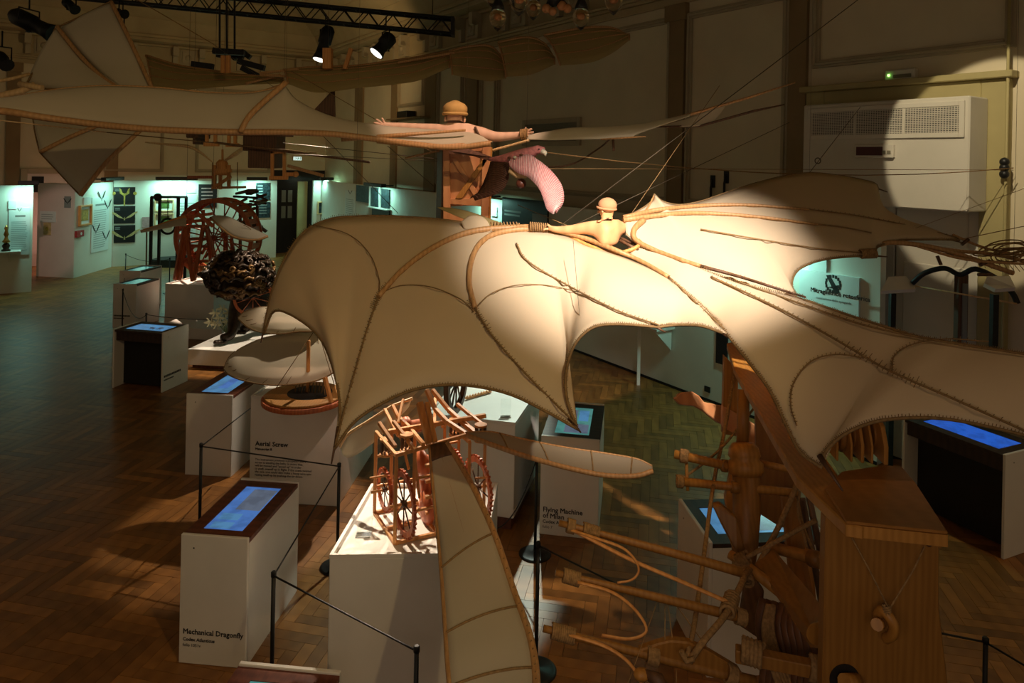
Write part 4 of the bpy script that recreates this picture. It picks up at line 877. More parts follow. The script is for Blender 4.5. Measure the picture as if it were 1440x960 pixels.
# ================================================================ RED TREADMILL
TM = thing('wooden_treadmill', 'red stained treadmill wheel on splayed legs on its white plinth', 'machine', Q(275, 392, .84))
tc_ = P(308, 333, 15.7); tr = 55*15.7/1000
def B2(p, q, w, mat, par, name, h=None): return MB().bar(P(*p), P(*q), w, h or w).build(name, M_[mat], par, bevel=.004)
for oy in (-.28, .28):
    w_ = gear(tc_+V((0, oy, 0)), (0, 1, 0), tr, .09, 0, 14, .05, TM, 'red', 'red', 'treadmill_rim')
for k in range(28): a = 2*PI*k/28; q = tc_+V((math.cos(a), 0, math.sin(a)))*(tr-.05); e = V((-math.sin(a), 0, math.cos(a))); MB().obox(q-e*.06-V((0, .26, 0)), e*.12, V((0, .52, 0)), V((math.cos(a), 0, math.sin(a)))*.02).build('tread', M_['red'], TM)
for p, q in (((260, 318, 15.0), (246, 393, 15.25)), ((264, 322, 15.0), (252, 393, 15.25)), ((262, 322, 15.0), (271, 395, 15.15)), ((286, 318, 15.0), (273, 394, 15.15)), ((290, 320, 15.0), (303, 364, 15.2)), ((292, 326, 15.4), (300, 392, 15.6)), ((259, 345, 15.3), (254, 390, 15.7)), ((318, 330, 15.6), (318, 392, 15.7)), ((325, 335, 15.6), (335, 392, 15.7))):
    B2(p, q, .07, 'red', TM, 'leg')
for p, q in (((254, 367, 15.2), (293, 367, 15.2)), ((256, 318, 15.0), (294, 318, 15.0)), ((262, 345, 15.2), (300, 347, 15.2)), ((262, 336, 15.3), (300, 335, 15.3))): B2(p, q, .06, 'red', TM, 'crossbar')
for i in range(8): B2((268+i*4, 352+(i % 3)*5, 15.5), (273+i*4, 347+(i % 2)*9, 15.5), .05, 'gilt' if i % 2 else 'red', TM, 'bobbin')
MB().cyl(P(275, 378, 15.3), P(296, 378, 15.3), .07, 10).build('roller', M_['pale'], TM)
DW = thing('dark_war_engine', 'dark wooden engine of tilted boards and bars behind the red treadmill', 'machine', V((*P(350, 320, 16.6).xy, 0)))
random.seed(5)
for i in range(16):
    px = 330+random.random()*34; py = 272+random.random()*52; B2((px, py, 16.6), (px+random.uniform(8, 20), py+random.uniform(-9, 9), 16.6+random.uniform(-.3, .3)), .16, 'darkwood' if i % 4 else 'gilt', DW, 'board', .05)
for px in (338, 352, 362): B2((px, 285, 16.7), (px, 410, 16.9), .06, 'darkwood', DW, 'post')
for y_ in (276, 286): B2((328, y_, 16.5), (362, y_+2, 16.5), .05, 'black', DW, 'rail')
# black iron frame
IF = thing('iron_frame', 'tall black iron frame with a hanging ring before the green pictures', 'frame', F(238, 375))
d1, d2 = 17.6, 18.6
for px, d in ((213.5, d1), (251, d1), (225, d2), (262, d2)): p = P(px, 277, d); MB().cbox(V((p.x, p.y, p.z/2)), .06, .06, p.z).build('post', M_['black'], IF)
for p, q in (((213.5, 277, d1), (251, 277, d1)), ((225, 277, d2), (262, 277, d2)), ((213.5, 277, d1), (225, 277, d2)), ((251, 277, d1), (262, 277, d2))): B2(p, q, .06, 'black', IF, 'top_rail')
MB().ball(P(222, 277, d1), .10).build('knob', M_['black'], IF)
p = P(236, 318, 18); MB().tube([p+V((math.cos(a*PI/12), 0, math.sin(a*PI/12)))*.19 for a in range(24)], .03, 6, True).build('ring', M_['black'], IF)
MB().tube([p, P(236, 277, 18)], .01, 5).build('chain', M_['black'], IF); bz = F(238, 375); MB().cbox(V((bz.x, bz.y+.4, .12)), 1.1, 1.2, .24).build('base', M_['black'], IF)
o = thing('easel_stick', 'thin wooden stick leaning on the back partition below the pink sign', 'stick', F(207, 372)); MB().cyl(V((*P(207, 322, 19).xy, 0)), P(206.5, 322, 19), .02).build('stick', M_['tan'], o)

# ================================================================ HANGING MODELS, LEFT MIDDLE
def hang(p, top=6.2, label='', dx=0, dy=0): wire(p, V((p.x+dx, p.y+dy, top)), label)
WM = thing('winged_model', 'hanging cream winged model spread above the lion and red treadmill', 'model', P(285, 310, 11.6))
wing_panel('right_wing', [((296, 305, 11.6), (296, 308, 11.6)), ((305, 303, 11.6), (307, 315, 11.4)), ((322, 305, 11.5), (317, 324, 11.3)), ((338, 313, 11.4), (329, 332, 11.2)), ((355, 321, 11.3), (345, 336, 11.1)), ((370, 328, 11.2), (363, 336, 11.05)), ((377, 331, 11.1), (376, 333, 11.1))], 'white_silk', '', '', parent=WM, bulge=.05, solid=.012)
wing_panel('left_wing', [((262, 305, 11.6), (262, 318, 11.4)), ((245, 310, 11.5), (248, 318, 11.3)), ((225, 317, 11.4), (225, 322, 11.2)), ((210, 322, 11.3), (210, 325, 11.15)), ((198, 325, 11.2), (198, 327, 11.15))], 'white_silk', '', '', parent=WM, bulge=.05, solid=.012)
MB().tube([P(262, 305, 11.58), P(245, 310, 11.5), P(225, 317, 11.4), P(198, 325, 11.2)], [.05, .04, .03, .02], 6).build('left_spar', M_['pine'], WM)
MB().tube(catmull([P(*q) for q in ((296, 306, 11.6), (307, 316, 11.4), (317, 325, 11.3), (329, 333, 11.2), (345, 337, 11.1), (363, 337, 11.05), (377, 332, 11.1))], 3), .02, 6).build('right_spar', M_['cane'], WM)
a_ = [P(349-math.cos(t/10*PI)*1.5-5+math.sin(t/10*PI)*9, 316+t*1.4, 11.24) for t in range(11)]; MB().tube(a_, .006, 5).build('hoop_line', M_['lace'], WM)
for p, q in (((258, 306, 11.6), (300, 300, 11.6)), ((262, 312, 11.6), (300, 308, 11.6)), ((256, 303, 11.6), (256, 318, 11.6)), ((286, 296, 11.7), (286, 320, 11.5)), ((278, 300, 11.5), (300, 318, 11.4))): B2(p, q, .05, 'red', WM, 'hub_bar')
for px in (262, 299): hang(P(px, 304, 11.6), label='thin vertical wire holding the cream winged model, %s one' % ('left' if px < 280 else 'right'))
YM = thing('ornithopter_model', 'small orange wooden flapping model with one long straw coloured wing, hung by wires', 'model', P(313, 248, 12))
MB().tube(catmull([P(*q) for q in ((204, 200, 11.6), (235, 203, 11.7), (265, 206, 11.8), (283, 215, 11.9), (299, 228, 12))], 4), [.02+.045*math.sin(i/16*PI) for i in range(17)], 8, flat=.4).build('left_wing', M_['pale'], YM)
MB().tube([P(316, 226, 12), P(330, 217, 12), P(344, 207, 12)], [.05, .10, .08], 6, flat=.3).build('right_wing', M_['pale'], YM)
for p, q, w_ in (((302, 232, 12), (302, 264, 12), .05), ((310, 230, 12), (310, 266, 11.9), .05), ((322, 232, 12), (322, 262, 12), .05), ((300, 240, 12), (326, 240, 12), .06), ((303, 262, 11.9), (325, 248, 11.9), .05), ((298, 264, 12), (346, 263, 12), .04), ((313, 210, 12), (313, 232, 12), .03)): B2(p, q, w_, 'pine', YM, 'strut')
MB().lathe(P(312, 246, 12), (0, 0, 1), [(0, .10), (.06, .14), (.12, .08), (.2, .10), (.26, .05)], 12).build('drum', M_['pine'], YM)
B2((264, 249, 12), (300, 249, 12), .05, 'red', YM, 'rod')
for px in (299, 334): B2((px, 228, 12), (px-1 if px < 310 else px, 268, 12.0), .015, 'lace', YM, 'guy_rod')
hang(P(313, 210, 12), label='thin wire holding the small orange flapping model')
BM = thing('hanging_boat_machine', 'dark hanging wooden machine with upright orange frames below the grey sail', 'machine', P(350, 205, 9.5))
for (x0, y0, x1, y1, mt) in ((345, 190, 392, 212, 'darkwood'), (352, 210, 388, 236, 'darkwood'), (266, 184, 283, 194, 'darkwood'), (275, 190, 279, 203, 'darkwood')):
    a, b = P(x0, y1, 9.6), P(x1, y0, 9.6); MB().box(a.x, b.x, 9.5, 9.9, a.z, b.z).build('box', M_[mt], BM, bevel=.01)
for (x0, x1, y0, y1) in ((289, 305, 184, 203), (320, 333, 187, 204), (381, 402, 212, 250)):
    for px in (x0+2, x1-2): B2((px, y0, 9.5), (px, y1, 9.5), .04, 'pine', BM, 'upright')
    B2((x0-2, y1, 9.5), (x1+3, y1, 9.5), .05, 'pine', BM, 'foot'); B2((x0, y0+2, 9.5), (x1, y0+2, 9.5), .04, 'pine', BM, 'head')
B2((402, 245, 9.5), (414, 245, 9.5), .05, 'pine', BM, 'peg'); MB().ball(P(416, 245, 9.5), .04).build('knob', M_['pine'], BM)
B2((300, 200, 9.5), (520, 228, 9.2), .03, 'darkwood', BM, 'keel_pole'); B2((262, 186, 9.5), (412, 190, 9.5), .05, 'darkwood', BM, 'top_beam'); B2((405, 233, 9.5), (455, 247, 9.3), .04, 'cane', BM, 'pole')
for px in (272, 398): hang(P(px, 187, 9.5), label='thin wire holding the dark boat machine, %s one' % ('left' if px < 300 else 'right'))

# ================================================================ LONG SILK WINGED MACHINE UNDER THE CEILING
SM = thing('silk_wing_machine', 'long amber silk winged machine hanging just under the cornice', 'flying machine', P(460, 100, 9.2))
def silk(cols, d, **k):
    return wing_panel('wing_panel', [((*a, d), (*b, d-.35)) for a, b in cols], 'silk', '', '', parent=SM, bulge=.06, solid=.006, **k)
sets = (([((632, 73), (636, 105)), ((660, 66), (660, 110)), ((690, 66), (690, 114)), ((708, 85), (711, 110))], 9.0), ([((700, 60), (712, 108)), ((740, 53), (745, 105)), ((765, 62), (770, 95)), ((779, 84), (780, 90))], 8.8), ([((765, 50), (788, 92)), ((820, 40), (830, 88)), ((860, 40), (860, 75)), ((884, 53), (885, 56))], 8.6),
        ([((398, 99), (405, 118)), ((440, 95), (445, 130)), ((500, 93), (500, 124)), ((560, 85), (560, 118)), ((592, 80), (592, 112)), ((636, 72), (632, 95))], 9.2), ([((205, 78), (213, 122)), ((250, 92), (250, 126)), ((300, 100), (300, 123)), ((350, 107), (350, 119)), ((396, 111), (398, 117))], 9.6))
for cols, d in sets:
    _, rows = silk(cols, d); MB().tube([r[0] for r in rows], .022, 6).build('spar', M_['cane'], SM)
    for j in (2, 4, 6): MB().tube([r[j]-V((0, .01, 0)) for r in rows], .008, 5).build('batten', M_['cane'], SM)
    for i in (0, len(rows)-1): MB().tube(rows[i], .012, 5).build('rib', M_['cane'], SM)
for (x0, y0, x1, y1) in ((314, 78, 314, 103), (321, 78, 321, 103), (461, 68, 461, 97), (485, 97, 494, 68)): B2((x0, y0, 9.0), (x1, y1, 9.0), .11 if x0 == 461 else .05, 'pine', SM, 'mast')
for p, q in (((365, 103, 9.1), (420, 97, 9.1)), ((366, 105, 9.1), (440, 110, 9.1)), ((395, 120, 9.1), (365, 130, 9.1)), ((560, 88, 9.0), (640, 74, 8.9)), ((345, 118, 9.2), (395, 105, 9.2))): B2(p, q, .03, 'cane', SM, 'rod')
MB().prism([P(440, 156, 9.0), P(470, 124, 9.0), P(471, 167, 9.0)], (0, .04, 0)).build('rudder', M_['darkwood'], SM); MB().prism([P(412, 151, 9.0), P(441, 154, 9.0), P(470, 163, 9.0), P(440, 160, 9)], (0, .04, 0)).build('rudder_foot', M_['darkwood'], SM)
for px, py in ((320, 100), (461, 90), (700, 64), (820, 42)): hang(P(px, py, 9), 7.5, 'thin wire holding the amber silk machine near pixel column %s' % {320: 'of its twin masts', 461: 'of its single mast', 700: 'of its second feather panel', 820: 'of its tip'}[px])

# ================================================================ TRUSS, SPOTLIGHTS, CHANDELIER
TR = thing('lighting_truss', 'black lattice lighting truss crossing the top of the hall', 'truss', P(420, 30, 14))
ta, tb_ = P(60, -18, 14.2), P(637, 38, 14.0); up = V((0, 0, .15)); sd = V((0, .14, 0))
for s1_ in (-1, 1):
    for s2_ in (-1, 1): MB().tube([ta+up*s1_+sd*s2_, tb_+up*s1_+sd*s2_], .028, 8).build('chord', M_['black'], TR)
nB = 34
for i in range(nB):
    q0, q1 = ta.lerp(tb_, i/nB), ta.lerp(tb_, (i+1)/nB); s_ = 1 if i % 2 else -1
    MB().tube([q0+up*s_-sd, q1-up*s_-sd], .012, 5).build('lattice_bar', M_['black'], TR); MB().tube([q0+up*s_+sd, q1-up*s_+sd], .012, 5).build('lattice_bar', M_['black'], TR); MB().tube([q0-up*s_-sd, q0-up*s_+sd], .010, 5).build('cross_bar', M_['black'], TR)
MB().obox(tb_-V((.03, .17, .18)), (.06, 0, 0), (0, .34, 0), (0, 0, .36)).build('end_plate', M_['black'], TR)
for f_ in (.25, .6, .95): q = ta.lerp(tb_, f_); wire(q+up, V((q.x, q.y, 8.75)), ('left', 'middle', 'right')[int(f_*3)]+' hanger of the lighting truss', .012)
M_['lens'] = screen('lamp_lens', (1, .95, .85), 3.0)
def fixture(a, b, d, r, label, lit=False, hook=None):
    p, q = P(*a, d), P(*b, d-.15); t = thing('stage_spotlight', label, 'spotlight', p, 'black stage spotlights'); ax_ = q-p; l_ = ax_.length
    MB().lathe(p, ax_, [(0, r*.6), (l_*.1, r*.9), (l_*.5, r*.9), (l_*.52, r*.7), (l_*.8, r*.75), (l_, r)], 12).build('body', M_['black'], t)
    if lit: MB().lathe(q, ax_, [(0, r*.85), (.01, r*.8)], 12).build('lens', M_['lens'], t)
    m = p.lerp(q, .4); h = V(hook) if hook else m+V((0, 0, .5))
    s_ = ax_.cross(V((0, 0, 1)));  s_ = s_.normalized()*r*1.25 if s_.length > .05 else V((r*1.25, 0, 0))
    MB().tube([m-s_, m-s_+V((0, 0, .22)), m+s_+V((0, 0, .22)), m+s_], .014, 5).build('yoke', M_['black'], t); MB().tube([m+V((0, 0, .22)), h], .014, 5).build('clamp_rod', M_['black'], t)
    for i in range(3): MB().obox(m+V((-.03+.04*i, -.04, -r*1.05)), (.02, 0, 0), (0, .08, 0), (0, 0, .03)).build('shutter_tab', M_['black'], t)
fixture((18, 20), (76, 48), 12.5, .17, 'large black profile spotlight pointing right beside the peaked sail'); fixture((463, 38), (449, 84), 13.6, .14, 'black spotlight with a bright lens above the tall orange mast', True); fixture((551, 50), (529, 75), 13.6, .16, 'black spotlight with a round bright lens near the truss end', True)
fixture((92, 2), (106, 14), 13.5, .10, 'small black spotlight at the top left by the peaked sail tip'); fixture((158, 16), (176, 20), 13.5, .09, 'small black spotlight right of the peaked sail tip'); fixture((163, 36), (173, 42), 13.5, .08, 'lower small black spotlight beside the peaked sail'); fixture((-2, 78), (10, 92), 12.5, .12, 'black spotlight cut off at the left edge')
RG = thing('lamp_rig', 'black cluster of rods and lamps hanging in front of the left cornice', 'lamp rig', P(318, 70, 13))
for px in (309, 319, 330): B2((px, -6, 13), (px, 74, 13), .03, 'black', RG, 'rod')
for i in range(9): a = i*.7; B2((300+i*5, 70+((i*7) % 9), 13), (312+i*5, 74+((i*5) % 11), 13), .09, 'black', RG, 'lamp_body')
for (a, b) in (((300, 72), (344, 74)), ((335, 86), (372, 96)), ((270, 90), (300, 94)), ((340, 95), (365, 108))): B2((*a, 12.6), (*b, 12.6), .1, 'black', RG, 'arm')
CH = thing('chandelier', 'chandelier of clear pear shaped glass bulbs cut by the top edge', 'chandelier', P(770, -40, 7))
M_['amber'] = plain('amber_bulb_core', (.50, .22, .08), .5, .1)
ring_c = P(775, -45, 7.0); MB().tube([ring_c+V((math.cos(a*PI/16)*.68, math.sin(a*PI/16)*.5, 0)) for a in range(32)], .02, 6, True).build('ring', M_['black'], CH)
MB().lathe(ring_c-V((0, 0, .02)), (0, 0, 1), [(0, .03), (.1, .09), (.5, .05), (3.5, .02)], 12).build('stem', M_['black'], CH)
for i in range(4): a = i*PI/2; MB().tube([ring_c+V((math.cos(a)*.68, math.sin(a)*.5, 0)), ring_c+V((0, 0, .3))], .014, 5).build('arm', M_['black'], CH)
for (px, py, r, d) in ((700, 28, 12, 6.9), (692, -6, 12, 7.3), (730, 4, 14, 6.7), (750, 14, 11, 7.2), (817, 27, 12, 6.9), (863, 4, 13, 6.8)):
    R_ = r*d/1000; c = P(px, py, d)
    g = MB().lathe(c-V((0, 0, R_*1.35)), (0, 0, 1), [(0, .002), (R_*.25, R_*.33), (R_*.8, R_*.75), (R_*1.5, R_), (R_*2.1, R_*.92), (R_*2.6, R_*.6)], 18).build('glass_bulb', M_['bulbglass'], CH)
    MB().ball(c+V((0, 0, R_*.3)), R_*.38).build('core', M_['amber'], g)
    MB().lathe(c+V((0, 0, R_*1.15)), (0, 0, 1), [(0, R_*.8), (R_*.5, R_*.7), (R_*1.4, R_*.3)], 12).build('socket', M_['black'], g)
    MB().tube([c+V((0, 0, R_*2.4)), ring_c+V(((c-ring_c).x, (c-ring_c).y, 0))], .012, 5).build('drop_arm', M_['black'], CH)
for (px, py, r) in ((768, 12, 6.5), (777, 16, 6), (790, 8, 7), (798, 12, 6.5)): c = P(px, py, 7); MB().ball(c, r*.007).build('round_bulb', M_['amber'], CH); MB().tube([c+V((0, 0, .03)), P(779, -14, 7)], .012, 5).build('drop_arm', M_['black'], CH)
MB().ball(P(779, -3, 7), .07, .07, .09).build('finial', M_['black'], CH)
# ================================================================ BAT WINGED GLIDER WITH ITS PILOT
def proj(p):
    a, b = p.x/p.y, (EYE-p.z)/p.y; k = 1+ROLL*ROLL; return 720+1000*(a-ROLL*b)/k, HZ+1000*(b+ROLL*a)/k
class Surf:
    def __init__(s, *rws): s.pts = [p for rows in rws for r in rows for p in r]; s.px = [proj(p) for p in s.pts]
    def at(s, x, y, lift=.012):
        near = sorted(range(len(s.px)), key=lambda i: (s.px[i][0]-x)**2+(s.px[i][1]-y)**2)[:5]; W = D_ = 0
        for i in near: wt = 1/((s.px[i][0]-x)**2+(s.px[i][1]-y)**2+4); W += wt; D_ += wt*s.pts[i].y
        p = P(x, y, D_/W); return p+(V((0, 0, EYE))-p).normalized()*lift*.5+V((0, 0, lift))
GL = thing('bat_glider', 'large cream bat winged glider hanging across the foreground with scalloped laced edges', 'glider', P(860, 345, 5))
Lc = [((371, 468, 5.0), (371, 470, 5.0)), ((376, 440, 5.05), (387, 437, 4.95)), ((386, 400, 5.15), (425, 452, 4.7)), ((402, 362, 5.3), (455, 483, 4.45)), ((428, 326, 5.45), (474, 540, 4.1)), ((465, 308, 5.5), (478, 595, 3.9)), ((510, 304, 5.5), (470, 632, 3.8)),
      ((545, 304, 5.5), (500, 592, 3.85)), ((585, 306, 5.45), (545, 563, 3.9)), ((620, 309, 5.4), (590, 546, 3.9)), ((660, 314, 5.35), (645, 541, 3.85)), ((700, 318, 5.3), (710, 552, 3.75)), ((740, 321, 5.25), (765, 577, 3.65)), ((770, 324, 5.2), (813, 604, 3.6)),
      ((800, 333, 5.1), (798, 565, 3.7)), ((825, 343, 5.05), (796, 525, 3.8)), ((850, 352, 4.95), (808, 485, 3.85)), ((880, 363, 4.85), (835, 460, 3.9)), ((915, 378, 4.7), (875, 456, 3.9)), ((945, 395, 4.5), (925, 460, 3.9)), ((975, 420, 4.3), (950, 457, 3.9)), ((1000, 445, 4.05), (985, 458, 3.8)), ((1022, 470, 3.75), (1016, 468, 3.75))]
Rc = [((878, 306, 5.15), (880, 330, 5.0)), ((898, 296, 5.3), (905, 350, 4.9)), ((915, 284, 5.45), (940, 366, 4.8)), ((920, 273, 5.5), (975, 378, 4.7)), ((932, 283, 5.5), (1010, 389, 4.55)), ((955, 288, 5.5), (1050, 401, 4.4)), ((985, 283, 5.6), (1090, 411, 4.3)), ((1020, 271, 5.75), (1120, 417, 4.25)), ((1060, 258, 5.9), (1113, 400, 4.4)),
      ((1100, 248, 6.0), (1122, 380, 4.6)), ((1138, 243, 6.1), (1150, 367, 4.75)), ((1175, 246, 6.1), (1190, 361, 4.85)), ((1210, 252, 6.05), (1228, 360, 4.9)), ((1233, 260, 6.0), (1236, 346, 5.05)), ((1236, 285, 5.9), (1265, 338, 5.15)), ((1255, 305, 5.75), (1300, 337, 5.2)), ((1290, 322, 5.55), (1330, 337, 5.2)), ((1348, 336, 5.25), (1349, 338, 5.25))]
Tc = [((884, 346, 4.95), (884, 362, 4.9)), ((925, 354, 4.85), (918, 379, 4.7)), ((965, 369, 4.65), (945, 395, 4.5)), ((1010, 388, 4.45), (975, 420, 4.3)), ((1050, 402, 4.25), (1002, 446, 4.05)), ((1090, 411, 4.1), (1022, 470, 3.75)), ((1130, 422, 3.95), (1055, 512, 3.5)), ((1165, 434, 3.85), (1083, 550, 3.3)), ((1200, 446, 3.75), (1105, 597, 3.1)), ((1235, 457, 3.65), (1125, 635, 2.95)),
      ((1262, 466, 3.6), (1155, 657, 2.85)), ((1290, 474, 3.55), (1163, 632, 2.9)), ((1330, 481, 3.45), (1195, 606, 2.95)), ((1375, 488, 3.4), (1245, 590, 3.0)), ((1420, 495, 3.3), (1320, 588, 3.0)), ((1470, 503, 3.2), (1400, 602, 2.95)), ((1530, 512, 3.1), (1480, 622, 2.9))]
_, rL = wing_panel('left_wing_canvas', Lc, 'canvas', '', '', parent=GL, bulge=.06, sharp=(6, 13, 19), nu=5, nv=14)
_, rR = wing_panel('right_wing_canvas', Rc, 'canvas', '', '', parent=GL, bulge=.05, sharp=(3, 7, 12), nu=5, nv=12)
_, rT = wing_panel('tail_canvas', Tc, 'canvas', '', '', parent=GL, bulge=.03, sharp=(10,), nu=5, nv=12)
SF = Surf(rL, rR, rT)
def rod(pts, r0, r1, mat='cane', name='batten', lift=.014, n=8, sub=5):
    q = catmull([V((x, y, 0)) for x, y in pts], sub); N = len(q); return MB().tube([SF.at(p.x, p.y, lift) for p in q], [r0+(r1-r0)*i/(N-1) for i in range(N)], n).build(name, M_[mat], GL)
rod([(772, 323), (715, 323), (660, 329), (610, 350), (565, 383), (532, 420)], .026, .017); rod([(772, 325), (722, 326), (684, 337), (665, 362), (660, 400), (668, 436)], .024, .015)
rod([(770, 323), (815, 335), (860, 352), (905, 372), (940, 392)], .022, .013); rod([(876, 309), (930, 297), (1000, 291), (1060, 291), (1138, 297)], .020, .009); rod([(876, 312), (950, 303), (1010, 303), (1080, 309), (1150, 318)], .020, .009)
rod([(905, 312), (892, 325), (894, 340), (920, 354), (955, 367), (985, 377)], .022, .013); rod([(985, 377), (1040, 392), (1090, 408), (1132, 421)], .012, .006, 'darkwood')
rod([(880, 308), (905, 300), (920, 276)], .010, .006, lift=.006)
for pts in ([(532, 420), (515, 470), (495, 540), (471, 630)], [(668, 436), (692, 475), (742, 532), (812, 602)], [(726, 345), (742, 370), (800, 405), (868, 440), (925, 460)], [(1138, 297), (1200, 305), (1270, 318), (1345, 336)], [(1150, 318), (1185, 322), (1225, 330)], [(985, 325), (1060, 338), (1150, 352), (1228, 360)],
            [(1000, 392), (1060, 420), (1120, 450), (1190, 490), (1250, 525), (1340, 565), (1440, 610)], [(940, 392), (975, 425), (1018, 466)], [(1040, 400), (1130, 432), (1220, 462), (1330, 485), (1440, 502)]):
    rod(pts, .006, .005, 'lace', 'seam_batten', .014, 6, 9)
for pts in ([(440, 318), (490, 332), (520, 360), (533, 395), (533, 415)], [(536, 414), (565, 404), (605, 406), (645, 422), (666, 440)], [(668, 436), (690, 416), (725, 404), (770, 404), (820, 415)], [(1215, 507), (1175, 502), (1140, 512), (1116, 542), (1112, 575), (1120, 602)], [(1254, 525), (1258, 503), (1285, 487), (1330, 480), (1390, 484)]):
    rod(pts, .0035, .0035, 'lace', 'hidden_hoop', .013, 6, 9)
def edge_tube(rows, i0, i1, j, r, name='edge_cord', mat='lace'): return MB().tube([rows[i][j] for i in range(i0, i1+1)], r, 6).build(name, M_[mat], GL)
edge_tube(rL, 0, len(rL)-1, -1, .008); edge_tube(rL, 0, 65, 0, .011); edge_tube(rR, 0, len(rR)-1, 0, .007); edge_tube(rR, 35, len(rR)-1, -1, .007); edge_tube(rT, 25, len(rT)-1, -1, .007); edge_tube(rT, 30, len(rT)-1, 0, .010)
for a, b, d0_, d1_ in (((376, 440), (367, 482), 5.05, 4.98), ((476, 600), (466, 652), 3.88, 3.75), ((800, 588), (817, 608), 3.64, 3.58), ((915, 455), (936, 467), 3.92, 3.88), ((1215, 258), (1248, 270), 6.03, 5.98), ((1215, 358), (1248, 361), 4.9, 4.88), ((1320, 332), (1352, 341), 5.3, 5.22), ((1105, 413), (1133, 422), 4.27, 4.24), ((1152, 640), (1185, 690), 2.88, 2.75), ((1010, 462), (1034, 482), 3.8, 3.7)):
    MB().tube([P(*a, d0_), P(*b, d1_)], [.012, .004], 6).build('wing_tip_rod', M_['darkwood'], GL)
mb = MB(); random.seed(3)
def stitches(q, wd, step=1):
    for i in range(0, len(q)-1, step):
        t_ = (q[i+1]-q[i]); c = q[i]; s_ = t_.cross(c-V((0, 0, EYE))).normalized()*wd*random.uniform(.7, 1.4)
        mb.tube([c-s_*.62, c+s_*.62+t_*.2], .0018, 4)
def dense(pts, n): return [SF.at(p.x, p.y, .018) for p in catmull([V((x, y, 0)) for x, y in pts], n)]
for rows, j in ((rL, -1), (rR, -1), (rT, -1), (rT, 0)):
    e = [r[j] for r in rows]; f = []
    for i in range(len(e)-1): f += [e[i].lerp(e[i+1], k/3)+V((0, 0, .006)) for k in range(3)]
    stitches(f, .014)
f = []
for i in range(0, 30): f += [rL[i][0].lerp(rL[i+1][0], k/3)+V((0, 0, .004)) for k in range(3)]
stitches(f, .03)
for pts, n, wd in (([(532, 420), (515, 470), (495, 540), (471, 630)], 12, .018), ([(545, 404), (532, 420), (524, 440)], 8, .035), ([(668, 436), (692, 475), (742, 532), (812, 602)], 14, .016), ([(660, 425), (668, 440), (690, 470)], 7, .035), ([(726, 345), (742, 370), (800, 405), (868, 440), (925, 460)], 10, .014), ([(1138, 297), (1200, 305), (1270, 318), (1345, 336)], 10, .012), ([(985, 377), (1040, 392), (1090, 408), (1132, 421)], 9, .014),
                   ([(1000, 392), (1060, 420), (1120, 450), (1190, 490), (1250, 525), (1340, 565), (1440, 610)], 9, .014), ([(1190, 490), (1250, 525), (1300, 548)], 8, .035), ([(940, 392), (975, 425), (1018, 466)], 8, .012), ([(1040, 400), (1130, 432), (1220, 462), (1330, 485), (1440, 502)], 9, .012), ([(1215, 507), (1175, 502), (1140, 512), (1116, 542), (1112, 575), (1120, 602)], 6, .010), ([(1254, 525), (1258, 503), (1285, 487), (1330, 480), (1390, 484)], 6, .010)):
    stitches(dense(pts, n), wd)
mb.build('lacing', M_['lace'], GL, kind='stuff')
# rope bindings at the shoulder of the spars and the cockpit hoop
for a, b, d_ in (((640, 334), (668, 328), 5.33), ((690, 322), (730, 322), 5.27), ((745, 322), (772, 324), 5.2), ((1210, 361), (1232, 360), 4.9)): MB().coil(P(*a, d_-.02)+V((0, 0, .02)), P(*b, d_-.02)+V((0, 0, .02)), .030, .006, 9).build('rope_binding', M_['rope'], GL)
MB().tube(catmull([P(*q) for q in ((802, 333, 5.1), (830, 346, 5.0), (862, 356, 4.92), (890, 350, 4.9), (900, 340, 4.95), (886, 328, 5.05))], 4), .014, 8).build('cockpit_hoop', M_['pine'], GL)
for p, q in (((868, 333, 5.05), (905, 348, 4.95)), ((858, 345, 5.0), (800, 338, 5.1)), ((872, 338, 4.98), (898, 352, 4.9))): MB().tube([P(*p), P(*q)], .012, 6).build('control_rod', M_['darkwood'], GL)
# shoulder vane that stands up from the left wing root
wing_panel('shoulder_vane', [((615, 291, 5.5), (617, 293, 5.5)), ((640, 293, 5.5), (648, 306, 5.4)), ((665, 299, 5.45), (680, 318, 5.3)), ((690, 308, 5.4), (705, 322, 5.25)), ((718, 318, 5.3), (720, 322, 5.25))], 'silk', '', '', parent=GL, bulge=.01)
wing_panel('root_cuff', [((648, 312, 5.3), (652, 322, 5.25)), ((662, 303, 5.3), (672, 326, 5.2)), ((680, 306, 5.28), (690, 328, 5.18)), ((690, 322, 5.2), (693, 330, 5.15))], 'canvas', '', '', parent=GL, bulge=.05)

